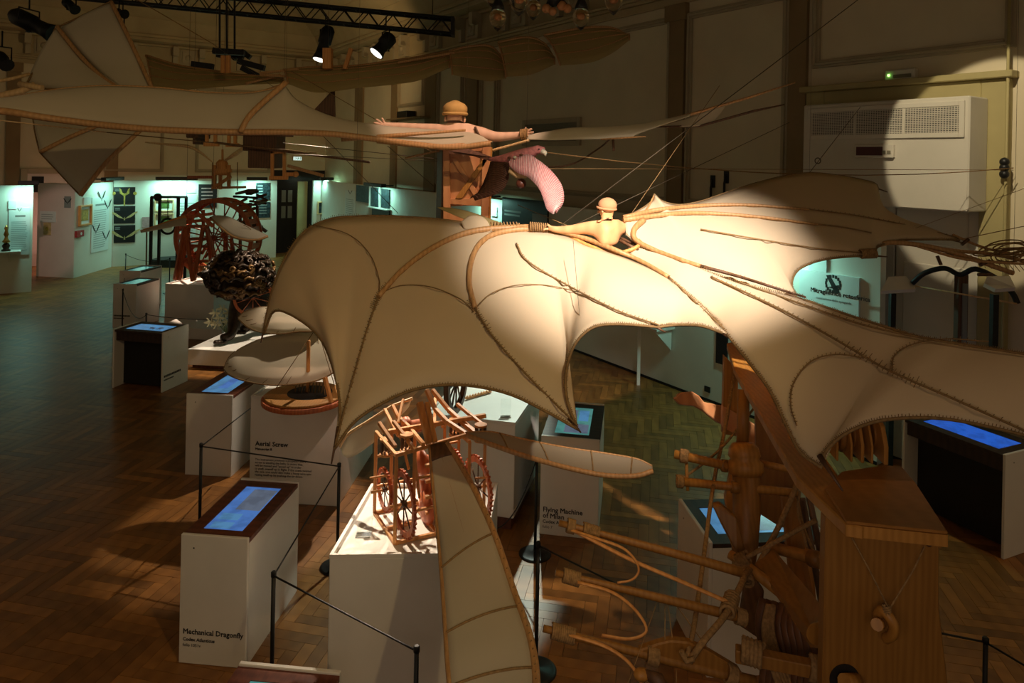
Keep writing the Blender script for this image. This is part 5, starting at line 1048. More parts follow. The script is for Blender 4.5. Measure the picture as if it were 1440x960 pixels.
M_['cap'] = plain('felt_cap', (.52, .26, .13), .8, .1, 8); M_['cap2'] = plain('ochre_cap', (.50, .30, .10), .8, .2, 6)
def fingers(nodes, edges, wrist, palm, tip_dirs, up, k, rf):
    """palm and five bent fingers hung on the wrist node"""
    pi = len(nodes); nodes.append((palm, (rf*2.6, rf*1.7))); edges.append((wrist, pi))
    for dv, ln in tip_dirs:
        a = palm+dv*k*.55; b = a+dv*k*ln*.55; c = b+(dv*.75-up*.55).normalized()*k*ln*.45
        i = len(nodes); nodes += [(a, rf), (b, rf*.9), (c, rf*.7)]; edges += [(pi, i), (i, i+1), (i+1, i+2)]
PI1 = thing('carved_pilot', 'small carved wooden pilot with a round cap sitting in the bat glider', 'figure', P(856, 345, 5.0))
nd = [(P(857, 348, 4.97), (.085, .06)), (P(855, 336, 4.98), (.088, .062)), (P(853, 321, 5.0), (.098, .06)), (P(853, 313, 5.0), (.064, .05)), (P(853, 307, 5.0), (.040, .038)), (P(853, 298, 5.0), (.053, .058)), (P(853, 290, 5.0), (.050, .056)),
      (P(835, 318, 5.02), .052), (P(806, 323, 5.08), .038), (P(783, 323, 5.12), .026), (P(872, 318, 5.06), .052), (P(884, 326, 5.16), .030), (P(893, 320, 5.28), .022)]
ed = [(0, 1), (1, 2), (2, 3), (3, 4), (4, 5), (5, 6), (2, 7), (7, 8), (8, 9), (2, 10), (10, 11), (11, 12)]
dL = (P(770, 322, 5.15)-P(783, 323, 5.12)).normalized(); y_ = V((0, 0, 1)); s_ = dL.cross(y_).normalized()
fingers(nd, ed, 9, P(776, 322, 5.135), [((dL+s_*t).normalized(), l) for t, l in ((-.38, .85), (-.12, 1.0), (.14, .95), (.4, .8))]+[((dL*.5+y_*.8-s_*.5).normalized(), .6)], y_, .045, .0085)
dR = (P(900, 315, 5.36)-P(893, 320, 5.28)).normalized(); s_ = dR.cross(y_).normalized()
fingers(nd, ed, 12, P(896, 318, 5.32), [((dR+s_*t).normalized(), l) for t, l in ((-.38, .85), (-.12, 1.0), (.14, .95), (.4, .8))]+[((dR*.5+y_*.8-s_*.5).normalized(), .6)], y_, .045, .0085)
skin_body('body', nd, ed, 'skin', PI1)
h = P(853, 293, 5.0); fd = V((-.75, .6, -.1)).normalized(); rt = fd.cross(V((0, 0, 1))).normalized()
MB().ball(h+V((0, 0, .022))+fd*-.006, .067, .069, .055, 18, 10).build('cap', M_['cap'], PI1)
MB().tube([h+V((0, 0, .002))+(fd*math.cos(a*PI/12)+rt*math.sin(a*PI/12))*.066+V((0, 0, .014*math.cos(a*PI/12))) for a in range(24)], .008, 6, True).build('cap_brim', M_['cap'], PI1)
MB().prism([h+fd*.05+V((0, 0, -.002)), h+fd*.05+rt*.012+V((0, 0, -.03)), h+fd*.05-rt*.012+V((0, 0, -.03))], fd*.022).build('nose', M_['skin'], PI1, bevel=.003)
for s_ in (-1, 1):
    MB().ball(h+rt*s_*.054+V((0, 0, -.016)), .008, .012, .016, 8, 6).build('ear', M_['skin'], PI1); MB().ball(h+fd*.052+rt*s_*.02+V((0, 0, -.006)), .007, .007, .005, 8, 6).build('eye', M_['darkwood'], PI1)
MB().tube([h+fd*.052+rt*t*.016+V((0, 0, -.045)) for t in (-1, 0, 1)], .004, 5).build('mouth', M_['darkwood'], PI1)
MB().tube([P(853, 306.5, 5.0)+(fd*math.cos(a*PI/10)+rt*math.sin(a*PI/10))*.036 for a in range(20)], .008, 6, True).build('collar', M_['darkwood'], PI1)

# ================================================================ SECOND FLYING MACHINE: UPRIGHT PILOT, GREY SAILS, TAIL
d2_ = 6.5
FM = thing('sail_flying_machine', 'hanging machine with long grey sails and a wooden box frame behind the bat glider', 'flying machine', P(650, 250, 6.7))
def bx3(x0, x1, y0, y1, d, th, mat, name, par=FM):
    a, b = P(x0, y1, d), P(x1, y0, d); return MB().box(a.x, b.x, d, d+th, a.z, b.z).build(name, M_[mat], par, bevel=.005)
zb = P(650, 345, 6.6).z
def pl4(pts, d, th, mat, name): return MB().prism([P(x, y, d) for x, y in pts], (0, th, 0)).build(name, M_[mat], FM, bevel=.004)
M_['terra'] = wood('orange_plywood', (.48, .20, .08), (.60, .29, .125), .5, (3, 3, 2))
pl4([(630, 206), (690, 203), (687, 288), (630, 290)], 6.37, .03, 'terra', 'front_panel')
pl4([(623, 207), (632, 202), (634, 320), (623, 320)], 6.33, .05, 'terra', 'front_stile'); pl4([(678, 206), (690, 204), (686, 322), (676, 322)], 6.33, .05, 'terra', 'front_stile')
pl4([(632, 203), (690, 204), (689, 212), (632, 214)], 6.34, .04, 'terra', 'front_rail'); pl4([(632, 279), (688, 279), (688, 291), (632, 287)], 6.34, .04, 'terra', 'front_rail'); pl4([(633, 300), (686, 303), (686, 322), (633, 320)], 6.345, .04, 'terra', 'lower_board')
pl4([(634, 222), (642, 222), (677, 279), (668, 279)], 6.345, .03, 'terra', 'brace'); pl4([(680, 222), (688, 222), (650, 279), (640, 279)], 6.33, .03, 'oak', 'brace'); pl4([(634, 222), (688, 222), (688, 280), (634, 280)], 6.80, .02, 'oak', 'back_panel')
a = P(623, 207, 6.36); b = P(623, 320, 6.36); MB().obox(b, V((-.02, 0, 0)), V((-.12, .70, 0)), V((0, 0, a.z-b.z))).build('side_board', M_['darkwood'], FM, bevel=.004)
a = P(690, 207, 6.36); b = P(690, 322, 6.36); MB().obox(b, V((-.02, 0, 0)), V((-.04, .45, 0)), V((0, 0, a.z-b.z))).build('side_board', M_['oak'], FM, bevel=.004)
sc_ = [((-70, 152), (-70, 154), 4.9), ((0, 141), (0, 154), 5.2), ((60, 129), (60, 163), 5.4), ((120, 122), (120, 171), 5.55), ((170, 121), (177, 177), 5.65), ((230, 124), (232, 181), 5.75), ((290, 130), (290, 183), 5.85), ((345, 131), (340, 184), 5.95), ((378, 126), (372, 184), 6.0), ((400, 119), (396, 184), 6.05), ((420, 142), (425, 185), 6.1), ((468, 164), (470, 187), 6.15), ((530, 176), (530, 194), 6.25), ((590, 181), (580, 201), 6.3), ((627, 184), (640, 206), 6.3), ((640, 190), (690, 200), 6.3)]
_, rS = wing_panel('left_sail', [((*a, d+.1), (*b, d-.15)) for a, b, d in sc_], 'sail', '', '', parent=FM, bulge=.05, sharp=(9,), solid=.006)
MB().tube([r[-1]-V((0, 0, .01)) for r in rS], .026, 8).build('boom', M_['cane'], FM); MB().tube([r[0] for r in rS[:55]], .010, 6).build('upper_cord', M_['cane'], FM)
MB().tube(catmull([P(*q) for q in ((338, 186, 5.75), (350, 164, 5.8), (372, 142, 5.9), (402, 116, 6.05))], 5), .024, 8).build('curved_rib', M_['cane'], FM)
MB().tube([P(480, 196, 6.1), P(560, 190, 6.15), P(655, 183, 6.2)], [.02, .018, .01], 8).build('fork_spar', M_['cane'], FM); MB().tube([P(530, 198, 6.1), P(610, 207, 6.15), P(692, 199, 6.2)], [.022, .02, .008], 8).build('fork_spar', M_['cane'], FM)
_, rs = wing_panel('right_sail', [((740, 190, 6.4), (741, 196, 6.3)), ((770, 185, 6.4), (775, 197, 6.2)), ((800, 180, 6.35), (812, 196, 6.1)), ((840, 179, 6.3), (848, 195, 6.0)), ((872, 177, 6.2), (890, 192, 5.9)), ((900, 174, 6.1), (897, 188, 5.9)), ((935, 168, 6.0), (925, 178, 5.85)), ((972, 160, 5.9), (970, 163, 5.85))], 'white_silk', '', '', parent=FM, bulge=.03, solid=.006, sharp=(4,))
wing_panel('right_sail_underside', [((905, 182, 6.1), (905, 184, 6.1)), ((930, 177, 6.1), (930, 179, 6.1)), ((965, 167, 6.05), (968, 178, 6.0)), ((1000, 154, 6.0), (1000, 173, 6.0)), ((1020, 148, 6.0), (1020, 150, 6.0))], 'sail', '', '', parent=FM, bulge=.01, solid=.006)
MB().tube([P(890, 182, 6.1), P(970, 161, 5.9), P(1050, 138, 5.8), P(1118, 116, 5.7)], [.012, .014, .012, .006], 6).build('outer_rod', M_['cane'], FM); MB().tube([P(900, 179, 6.1), P(985, 177, 6.0), P(1060, 156, 5.9), P(1103, 147, 5.85)], [.006, .012, .012, .006], 6).build('outer_rod', M_['darkwood'], FM)
MB().tube([P(845, 196, 6.0), P(890, 193, 5.9), P(908, 192, 5.85)], [.008, .008, .004], 6).build('tip_rod', M_['cane'], FM)
MB().tube(catmull([P(*q) for q in ((690, 212, 6.4), (720, 204, 6.35), (744, 197, 6.3))], 4), .014, 6).build('strut', M_['pale'], FM)
MB().tube(catmull([P(*q) for q in ((745, 235, 6.5), (800, 232, 6.5), (840, 210, 6.4), (862, 192, 6.2))], 5), .008, 6).build('hanging_hoop', M_['darkwood'], FM); MB().tube([P(862, 194, 6.1), P(863, 212, 6.1)], .012, 6).build('toggle', M_['darkwood'], FM)
# peaked tail cloths
TF = thing('peaked_tail_sail', 'tall two peaked grey tail sail with orange battens at the left', 'sail', P(125, 120, 7.4))
for cols in ([((80, 38, 7.4), (36, 121, 7.2)), ((92, 54, 7.4), (70, 124, 7.2)), ((120, 86, 7.4), (115, 126, 7.2)), ((172, 123, 7.3), (168, 128, 7.2))], [((156, 4, 7.6), (84, 40, 7.45)), ((167, 25, 7.58), (100, 58, 7.42)), ((187, 68, 7.5), (130, 92, 7.4)), ((203, 100, 7.45), (155, 112, 7.35)), ((216, 126, 7.4), (175, 128, 7.3))]):
    wing_panel('upper_cloth', cols, 'sail', '', '', parent=TF, bulge=.04, solid=.006, sag=V((0, -1, 0)))
for cols in ([((46, 165, 7.2), (48, 167, 7.2)), ((90, 170, 7.2), (52, 190, 7.0)), ((145, 172, 7.2), (56, 212, 6.9))], [((145, 172, 7.2), (56, 214, 6.9)), ((170, 175, 7.2), (83, 243, 6.85)), ((202, 180, 7.2), (113, 273, 6.8))]):
    wing_panel('lower_cloth', cols, 'sail', '', '', parent=TF, bulge=.03, solid=.006, sag=V((0, -1, 0)))
for pts, r in (([(80, 37, 7.38), (110, 75, 7.38), (140, 105, 7.33), (170, 127, 7.25)], .022), ([(156, 2, 7.6), (170, 30, 7.55), (190, 72, 7.48), (216, 128, 7.35)], .022), ([(80, 36, 7.4), (60, 78, 7.3), (34, 124, 7.15)], .010), ([(156, 2, 7.6), (120, 20, 7.5), (80, 39, 7.4)], .010), ([(56, 214, 6.88), (100, 192, 7.0), (150, 171, 7.15)], .022), ([(113, 275, 6.78), (150, 228, 6.95), (203, 178, 7.15)], .022), ([(56, 214, 6.9), (83, 243, 6.85), (113, 275, 6.8)], .007), ([(46, 165, 7.2), (50, 190, 7.05), (56, 214, 6.9)], .007), ([(34, 124, 7.2), (100, 126, 7.2), (170, 128, 7.2)], .010)):
    MB().tube(catmull([P(*q) for q in pts], 4), r, 6).build('batten', M_['cane'] if r > .01 else M_['lace'], TF)
MB().tube([P(-60, 140, 6.9), P(0, 135, 7.0), P(30, 128, 7.1), P(50, 119, 7.15)], .035, 8).build('tail_boom', M_['pale'], TF); MB().tube([P(-60, 125, 7.0), P(20, 110, 7.1), P(42, 104, 7.2)], .018, 8).build('tail_rod', M_['pale'], TF)
MB().cyl(P(27, 118, 7.1), P(60, 124, 7.1), .03, 8).build('peg', M_['pale'], TF)
# upright pilot, seen from behind
PI2 = thing('carved_figure', 'carved pinkish wooden figure with arms spread wide and an ochre cap, seen from behind', 'figure', P(648, 215, 6.45))
nd = [(P(655, 236, 6.50), (.13, .085)), (P(653, 217, 6.50), (.145, .095)), (P(650, 199, 6.50), (.165, .105)), (P(646, 186, 6.5), (.15, .085)), (P(641, 176, 6.5), (.06, .06)), (P(640, 168, 6.49), (.065, .075)), (P(640, 155, 6.48), (.08, .09)),
      (P(624, 184, 6.5), .075), (P(596, 181, 6.5), .052), (P(560, 178, 6.5), .040), (P(549, 177, 6.5), .034), (P(670, 186, 6.5), .075), (P(696, 193, 6.48), .052), (P(722, 191, 6.45), .040), (P(731, 190, 6.43), .034)]
ed = [(0, 1), (1, 2), (2, 3), (3, 4), (4, 5), (5, 6), (3, 7), (7, 8), (8, 9), (9, 10), (3, 11), (11, 12), (12, 13), (13, 14)]
for wr, pa, dx, hd in ((10, P(541, 176.5, 6.48), -1, .075), (14, P(737, 189, 6.41), 1, .07)):
    dv = V((dx, 0, .02)); fr_ = V((0, -1, 0))
    fingers(nd, ed, wr, pa, [((dv*.6+fr_*.5+V((0, 0, t))).normalized(), l) for t, l in ((-.55, .8), (-.2, .95), (.15, 1.0), (.5, .9))]+[((dv*.2+fr_*.6+V((0, 0, .9))).normalized(), .6)], V((dx*.6, 0, 0))*-1, hd, .0125)
skin_body('body', nd, ed, 'torso', PI2)
h = P(640, 158, 6.48)
MB().lathe(h-V((0, 0, .02)), (0, 0, 1), [(0, .095), (.03, .112), (.07, .11), (.10, .085), (.125, .03), (.13, .005)], 18).build('cap', M_['cap2'], PI2)
MB().tube([h+V((math.cos(a*PI/12)*.105, math.sin(a*PI/12)*.105, -.015)) for a in range(24)], .016, 6, True).build('cap_brim', M_['cap2'], PI2)
for s_ in (-1, 1): MB().ball(h+V((s_*.088, 0, -.065)), .012, .02, .028, 8, 6).build('ear', M_['torso'], PI2); MB().ball(h+V((s_*.03, .085, -.05)), .012).build('eye', M_['darkwood'], PI2)
MB().prism([h+V((0, .08, -.045)), h+V((.018, .08, -.09)), h+V((-.018, .08, -.09))], (0, .035, 0)).build('nose', M_['torso'], PI2, bevel=.004); MB().tube([h+V((t*.025, .088, -.112)) for t in (-1, 0, 1)], .006, 5).build('mouth', M_['darkwood'], PI2)
for a, b, d_ in (((641, 190), (655, 208), 6.35), ((668, 178), (676, 196), 6.4)): MB().tube([P(*a, d_), P(*b, d_)], .012, 6).build('strap', M_['darkwood'], PI2)
MB().coil(P(733, 190, 6.38), P(744, 189, 6.36), .05, .008, 6).build('rope_wrapping', M_['rope'], PI2)
# ================================================================ PINK BIRD AND HANGING BALL
BD = thing('pink_bird', 'pink feathered bird model with drooping wings and a hooked pale beak', 'bird', P(745, 225, 5.8)); db = 5.8
M_['pinkf'] = plain('pink_feathers', (.55, .20, .20), .75, .25, 40); M_['paleshaft'] = plain('pale_feather_edge', (.62, .42, .40), .75, .1, 30); M_['brownf'] = plain('brown_feathers', (.10, .04, .022), .7, .4, 40); M_['beak'] = plain('pale_beak', (.62, .58, .45), .5)
MB().tube([P(*q) for q in ((688, 224, 5.9), (705, 223, 5.87), (722, 220, 5.84), (738, 217, 5.8), (750, 213, 5.78), (757, 210, 5.76), (763, 212, 5.74), (766, 216, 5.73))], [.012, .03, .045, .052, .042, .036, .032, .012], 10).build('body', M_['pinkf'], BD)
MB().tube([P(762, 212, 5.72), P(767, 215, 5.71), P(767.5, 219.5, 5.71)], [.024, .018, .003], 8).build('beak', M_['beak'], BD); MB().ball(P(758, 209.5, 5.715), .006).build('eye', M_['print'], BD)
def feathered(cols, mat, mat2, d, name):
    top = catmull([P(*c[0], c[2]) for c in cols], 6); bot = catmull([P(*c[1], c[3]) for c in cols], 6); rows = [[a.lerp(b, j/4)+V((0, -.0, .03*math.sin(j/4*PI))) for j in range(5)] for a, b in zip(top, bot)]
    o = MB().sheet(rows).build(name, M_[mat], BD, solid=.006); mb = MB(); m2 = MB()
    for i in range(1, len(rows)-1):
        off = (V((0, 0, EYE))-rows[i][0]).normalized()*.006
        mb.tube([rows[i][j]+off for j in range(5)], [.0045, .004, .004, .0035, .002], 4)
    mb.build('feather_shafts', M_[mat2], o, kind='stuff')
feathered([((711, 226), (716, 234), 5.8, 5.78), ((728, 221), (728, 243), 5.75, 5.72), ((743, 217), (742, 249), 5.72, 5.66), ((757, 225), (752, 258), 5.65, 5.58), ((772, 237), (760, 269), 5.6, 5.52), ((785, 252), (765, 283), 5.55, 5.48), ((792, 267), (769, 294), 5.5, 5.45), ((792, 285), (776, 300), 5.48, 5.45), ((782, 300), (779, 301), 5.46, 5.45)], 'pinkf', 'paleshaft', db, 'right_wing')
feathered([((690, 226), (715, 228), 5.9, 5.85), ((686, 240), (716, 244), 5.95, 5.85), ((680, 256), (712, 260), 6.0, 5.9), ((672, 270), (700, 272), 6.05, 5.95), ((660, 280), (668, 282), 6.1, 6.05)], 'brownf', 'darkwood', db, 'left_wing')
MB().prism([P(631, 212, 5.95), P(659, 209, 5.95), P(693, 221, 5.9), P(688, 226, 5.9), P(660, 218, 5.95), P(632, 216, 5.95)], (0, .015, 0)).build('tail', M_['brownf'], BD)
MB().tube([P(716, 240, 5.8), P(728, 246, 5.78), P(740, 249, 5.75)], [.02, .028, .01], 8).build('foot_block', M_['pale'], BD)
for i, (x, y) in enumerate(((716, 222), (724, 221), (733, 218))): MB().ball(P(x, y, 5.74), .016, .02, .012, 8, 6).build('back_mark', M_['beak'] if i % 2 else M_['brownf'], BD)
BA = thing('hanging_ball', 'dark wooden ball hanging below the pink bird', 'ball', P(733, 258, 5.8)); MB().ball(P(733, 258, 5.8), .042).build('ball', M_['mahog'], BA); MB().tube([P(733, 251, 5.8), P(733, 222, 5.82)], .002, 4).build('string', M_['wire'], BA)
# ================================================================ TALL WOODEN FLYING FRAME, RIGHT FOREGROUND
CR = thing('wooden_flying_frame', 'tall brown wooden flying machine frame with beam, column, long poles and ropes at lower right', 'machine', V((1.45, 2.9, 0)))
ZB = 2.30
def qz(x, y, z=ZB): return Q(x, y, z)
def cb(p, q, w, name, mat='oak', h=None, w1=None, h1=None): return MB().bar(P(*p), P(*q), w, h or w, w1=w1, h1=h1).build(name, M_[mat], CR, bevel=.004)
MB().prism([qz(*p) for p in ((1022, 482), (1046, 478), (1100, 556), (1168, 652), (1196, 690), (1215, 741), (1190, 737), (1120, 670), (1033, 518))], (0, 0, -.05)).build('top_beam', M_['oak'], CR, bevel=.006)
M_['plate'] = wood('beam_plate_oak', (.27, .11, .018), (.34, .145, .03), .45, (3, 10, 3), 5)
MB().prism([qz(*p) for p in ((1160, 690), (1183, 666), (1243, 657), (1268, 659), (1287, 681), (1333, 752), (1190, 737))], (0, 0, .012)).build('beam_plate', M_['plate'], CR, bevel=.004)
MB().prism([qz(*p)-V((0, 0, .045)) for p in ((1183, 700), (1268, 665), (1287, 683), (1333, 752), (1190, 737))], (0, 0, .044)).build('beam_plate_core', M_['oak'], CR)
# front upright board with shaped sides
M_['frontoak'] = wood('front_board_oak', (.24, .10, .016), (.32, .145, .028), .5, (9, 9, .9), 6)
df = 2.84
xL, xR = P(1160, 800, df).x, P(1322, 800, df).x
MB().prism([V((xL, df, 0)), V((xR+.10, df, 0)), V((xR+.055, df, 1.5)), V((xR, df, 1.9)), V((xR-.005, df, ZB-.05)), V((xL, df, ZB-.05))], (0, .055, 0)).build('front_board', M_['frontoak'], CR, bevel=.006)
MB().lathe(P(1188, 955, df-.005), (0, 1, 0), [(0, .06), (.004, .06)], 24).build('board_hole', M_['dark'], CR)
MB().cyl(P(1175, 945, df-.05)+V((.03, -.01, -.03)), P(1205, 958, df-.02), .03, 10).build('dowel', M_['oak'], CR)
MB().tube(catmull([P(*q) for q in ((1243, 898, 2.80), (1254, 893, 2.74), (1257, 880, 2.72), (1250, 866, 2.73), (1240, 858, 2.76), (1232, 868, 2.79))], 4), [.010]+[.02]*19+[.012], 8).build('rope_hook', M_['oak'], CR)
MB().tube([P(1238, 876, 2.80), P(1233, 878, 2.70)], .022, 10).build('peg', M_['oak'], CR)
for pts in (((1196, 752, 2.80), (1222, 800, 2.77), (1250, 856, 2.73)), ((1300, 768, 2.80), (1285, 800, 2.78), (1247, 862, 2.73))): MB().tube([P(*q) for q in pts], .0035, 6).build('thin_rope', M_['rope'], CR)
MB().coil(P(1246, 850, 2.74), P(1249, 866, 2.73), .012, .005, 5).build('knot', M_['rope'], CR); MB().ball(P(1192, 749, 2.78), .012).build('rope_peg', M_['darkwood'], CR); MB().ball(P(1306, 764, 2.78), .012).build('rope_peg', M_['darkwood'], CR)
# pulley block on the plate: cheeks and sheaves seen on edge
for i, (px, wd) in enumerate(((1172, .010), (1192, .010), (1207, .014), (1221, .010), (1239, .02))):
    b = qz(px+4, 652+i*1.4)+V((0, 0, .012)); n_ = 9; poly = [b+V((0, .20*math.sin(math.radians(-90+k*180/n_))*.5+.10, .0)) for k in range(0)]
    poly = [b, b+V((.02, .19, 0)), b+V((.02, .20, .10)), b+V((.014, .16, .17)), b+V((.008, .10, .19)), b+V((.003, .04, .16)), b+V((0, 0, .08))]
    MB().prism(poly, (wd, 0, 0)).build('pulley_cheek', M_['oak'], CR, bevel=.003)
for px in (1182, 1200, 1229): b = qz(px+3, 650)+V((.0, .10, .10)); MB().lathe(b, (1, 0, 0), [(0, .085), (.008, .07), (.016, .07), (.024, .085)], 20).build('sheave', M_['frontoak'], CR)
# far and middle hanging boards
MB().prism([P(1019, 500, 5.2), P(1038, 520, 5.2), P(1038, 614, 5.2), P(1016, 610, 5.2)], (0, .05, 0)).build('far_board', M_['oak'], CR, bevel=.004)
MB().prism([P(1062, 566, 4.6), P(1118, 668, 4.3), P(1120, 742, 4.3), P(1098, 742, 4.4), P(1064, 720, 4.6)], (.01, .05, 0)).build('middle_board', M_['frontoak'], CR, bevel=.004)
pv = [(948, 560), (956, 552), (973, 550), (983, 556), (990, 565), (1020, 571), (1026, 600), (1010, 594), (988, 577), (977, 571), (957, 569)]
MB().prism([P(x, y, 5.35) for x, y in pv], (0, .06, -.02)).build('paddle', M_['terra'], CR, bevel=.006); MB().obox(P(1016, 600, 5.2), V((.3, -.4, -.1)), V((0, .05, 0)), V((0, 0, .15))).build('paddle_arm', M_['terra'], CR, bevel=.004)
# column with collar
MB().tube([P(1046, 548, 4.4), P(1044, 625, 4.3)], [.036, .036], 14).build('column_neck', M_['frontoak'], CR)
cA, cB = P(1045, 622, 4.25), P(1049, 668, 4.2); ax_ = cB-cA; l_ = ax_.length
MB().lathe(cA, ax_, [(0, .06), (l_*.15, .085), (l_*.4, .095), (l_*.5, .082), (l_*.62, .105), (l_*.85, .105), (l_, .085)], 22).build('collar', M_['oak'], CR)
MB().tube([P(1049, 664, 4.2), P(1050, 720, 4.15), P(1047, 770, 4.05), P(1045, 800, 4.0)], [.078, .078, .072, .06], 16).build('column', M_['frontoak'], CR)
for p, q, r in (((948, 638, 4.3), (1024, 655, 4.22), .026), ((951, 676, 4.22), (1122, 693, 4.1), .024), ((1082, 768, 3.9), (1156, 788, 3.6), .03), ((1066, 650, 4.3), (1110, 660, 4.2), .02)): MB().tube([P(*p), P(*q)], r, 10).build('crossbar', M_['oak'], CR)
MB().coil(P(957, 640, 4.28), P(967, 642, 4.27), .034, .009, 5).build('rope_wrapping', M_['rope'], CR); MB().coil(P(952, 676, 4.22), P(960, 677, 4.22), .032, .008, 4).build('rope_wrapping', M_['rope'], CR); MB().tube([P(965, 648, 4.27), P(967, 690, 4.2)], .010, 6).build('hanging_link', M_['oak'], CR)
MB().tube([P(1016, 654, 4.24), P(1022, 655, 4.22)], [.036, .036], 12).build('sleeve', M_['frontoak'], CR); MB().tube([P(1028, 684, 4.16), P(1040, 686, 4.15)], [.034, .034], 12).build('sleeve', M_['frontoak'], CR); MB().tube([P(1140, 784, 3.66), P(1156, 788, 3.6)], [.042, .042], 12).build('sleeve', M_['frontoak'], CR)
# forked lever, diagonal bars and the big diagonal plank
MB().prism([P(1003, 712, 4.0), P(1014, 709, 4.0), P(1036, 728, 3.95), P(1050, 782, 3.9), P(1036, 778, 3.9), P(1016, 740, 3.95)], (0, .05, 0)).build('forked_lever', M_['frontoak'], CR, bevel=.006)
MB().tube([P(1026, 779, 3.8), P(1043, 790, 3.75), P(1115, 846, 3.45)], [.024, .026, .03], 10).build('diagonal_pole', M_['oak'], CR)
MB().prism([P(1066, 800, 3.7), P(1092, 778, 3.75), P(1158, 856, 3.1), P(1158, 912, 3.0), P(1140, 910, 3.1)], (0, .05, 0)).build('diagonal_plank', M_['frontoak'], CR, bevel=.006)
MB().lathe(P(1150, 890, 3.04), (0, -1, 0), [(0, .05), (.004, .05)], 24).build('plank_recess', M_['oak'], CR)
MB().prism([P(1030, 650, 4.5), P(1036, 650, 4.5), P(1040, 760, 4.2), P(1030, 770, 4.2), P(1020, 700, 4.4)], (0, .04, 0)).build('rear_board', M_['oak'], CR, bevel=.004)
cb((1034, 918, 3.05), (1158, 943, 2.95), .055, 'front_bar', 'frontoak')
for a, b, n_ in (((1044, 912, 3.03), (1072, 922, 3.0), 5), ((1140, 938, 2.96), (1156, 943, 2.95), 7)): MB().coil(P(*a), P(*b), .045, .011, n_).build('rope_wrapping', M_['rope'], CR)
# three long tapering poles with bent strips
def longpole(pts, r, name='long_pole'):
    q = catmull([P(*p) for p in pts], 4); N = len(q); return MB().tube(q, [r*(.8+.45*i/(N-1)) for i in range(N)], 10).build(name, M_['frontoak'], CR)
longpole([(786, 735, 3.4), (870, 757, 3.38), (960, 781, 3.36), (1042, 804, 3.35)], .018); longpole([(781, 805, 3.25), (860, 824, 3.25), (960, 848, 3.25), (1050, 870, 3.25)], .018); longpole([(764, 883, 3.1), (850, 905, 3.1), (960, 933, 3.1), (1062, 958, 3.1)], .019)
MB().prism([P(*q) for q in ((897, 915, 3.09), (925, 905, 3.09), (943, 901, 3.09), (968, 903, 3.09), (995, 915, 3.09), (1040, 942, 3.09), (1048, 955, 3.09), (985, 940, 3.09), (925, 926, 3.09))], (0, .04, 0)).build('pole_board', M_['frontoak'], CR, bevel=.006)
for pts, r in (([(800, 744, 3.38), (840, 757, 3.3), (875, 770, 3.28), (893, 787, 3.27), (898, 803, 3.26), (888, 815, 3.25), (868, 819, 3.25)], .009), ([(806, 745, 3.38), (890, 788, 3.33), (960, 818, 3.3), (1028, 848, 3.26)], .013), ([(812, 818, 3.22), (860, 832, 3.2), (893, 857, 3.18), (909, 886, 3.15), (886, 898, 3.13), (846, 893, 3.12)], .010), ([(800, 892, 3.08), (850, 908, 3.05), (885, 932, 3.02), (905, 965, 3.0)], .010)):
    MB().tube(catmull([P(*q) for q in pts], 5), r, 8, flat=.6).build('bent_strip', M_['pine'], CR)
for a, b, r, n_ in (((798, 738, 3.4), (808, 741, 3.4), .030, 5), ((820, 743, 3.39), (842, 750, 3.39), .028, 9), ((792, 808, 3.25), (815, 815, 3.25), .028, 9), ((776, 886, 3.1), (808, 895, 3.1), .029, 11), ((910, 920, 3.09), (925, 924, 3.09), .034, 8), ((1022, 945, 3.08), (1034, 950, 3.08), .036, 8), ((1035, 865, 3.25), (1048, 869, 3.25), .032, 7)):
    MB().coil(P(*a), P(*b), r, .006, n_).build('rope_wrapping', M_['rope'], CR)
# ropes
def rope(pts, r=.010, nm='rope'): MB().tube(catmull([P(*q) for q in pts], 4), r, 7).build(nm, M_['rope'], CR)
rope([(1033, 520, 5.0), (1020, 600, 4.6), (1007, 660, 4.3), (999, 710, 4.0), (990, 780, 3.7), (976, 880, 3.2), (965, 926, 3.05)], .012); rope([(1122, 678, 3.9), (1095, 740, 3.85), (1063, 800, 3.75)], .015); rope([(1028, 798, 3.75), (1045, 786, 3.72), (1075, 770, 3.7), (1148, 731, 3.6)], .012)
rope([(969, 930, 3.05), (990, 900, 3.08), (1020, 864, 3.2), (1040, 826, 3.4), (1050, 805, 3.6), (1058, 800, 3.7)], .015); rope([(1060, 574, 4.6), (1010, 634, 4.4), (952, 678, 4.2)], .008); rope([(1120, 700, 3.9), (1130, 740, 3.8), (1150, 790, 3.6)], .007); rope([(1125, 690, 3.9), (1122, 720, 3.85), (1135, 770, 3.7)], .007)
for a, b, r, n_ in (((1030, 838, 3.35), (1022, 862, 3.22), .03, 7), ((1036, 790, 3.74), (1052, 784, 3.72), .032, 6), ((1048, 800, 3.7), (1052, 820, 3.6), .028, 6)): MB().coil(P(*a), P(*b), r, .009, n_).build('rope_wrapping', M_['rope'], CR)
for p, q in (((924, 846, 3.26), (883, 960, 3.0)), ((935, 846, 3.26), (935, 902, 3.1)), ((939, 846, 3.26), (946, 902, 3.1)), ((949, 848, 3.26), (1000, 918, 3.1)), ((909, 888, 3.15), (884, 958, 3.0)), ((951, 940, 3.05), (951, 975, 3.0))): MB().tube([P(*p), P(*q)], .0025, 5).build('cord', M_['rope'], CR)
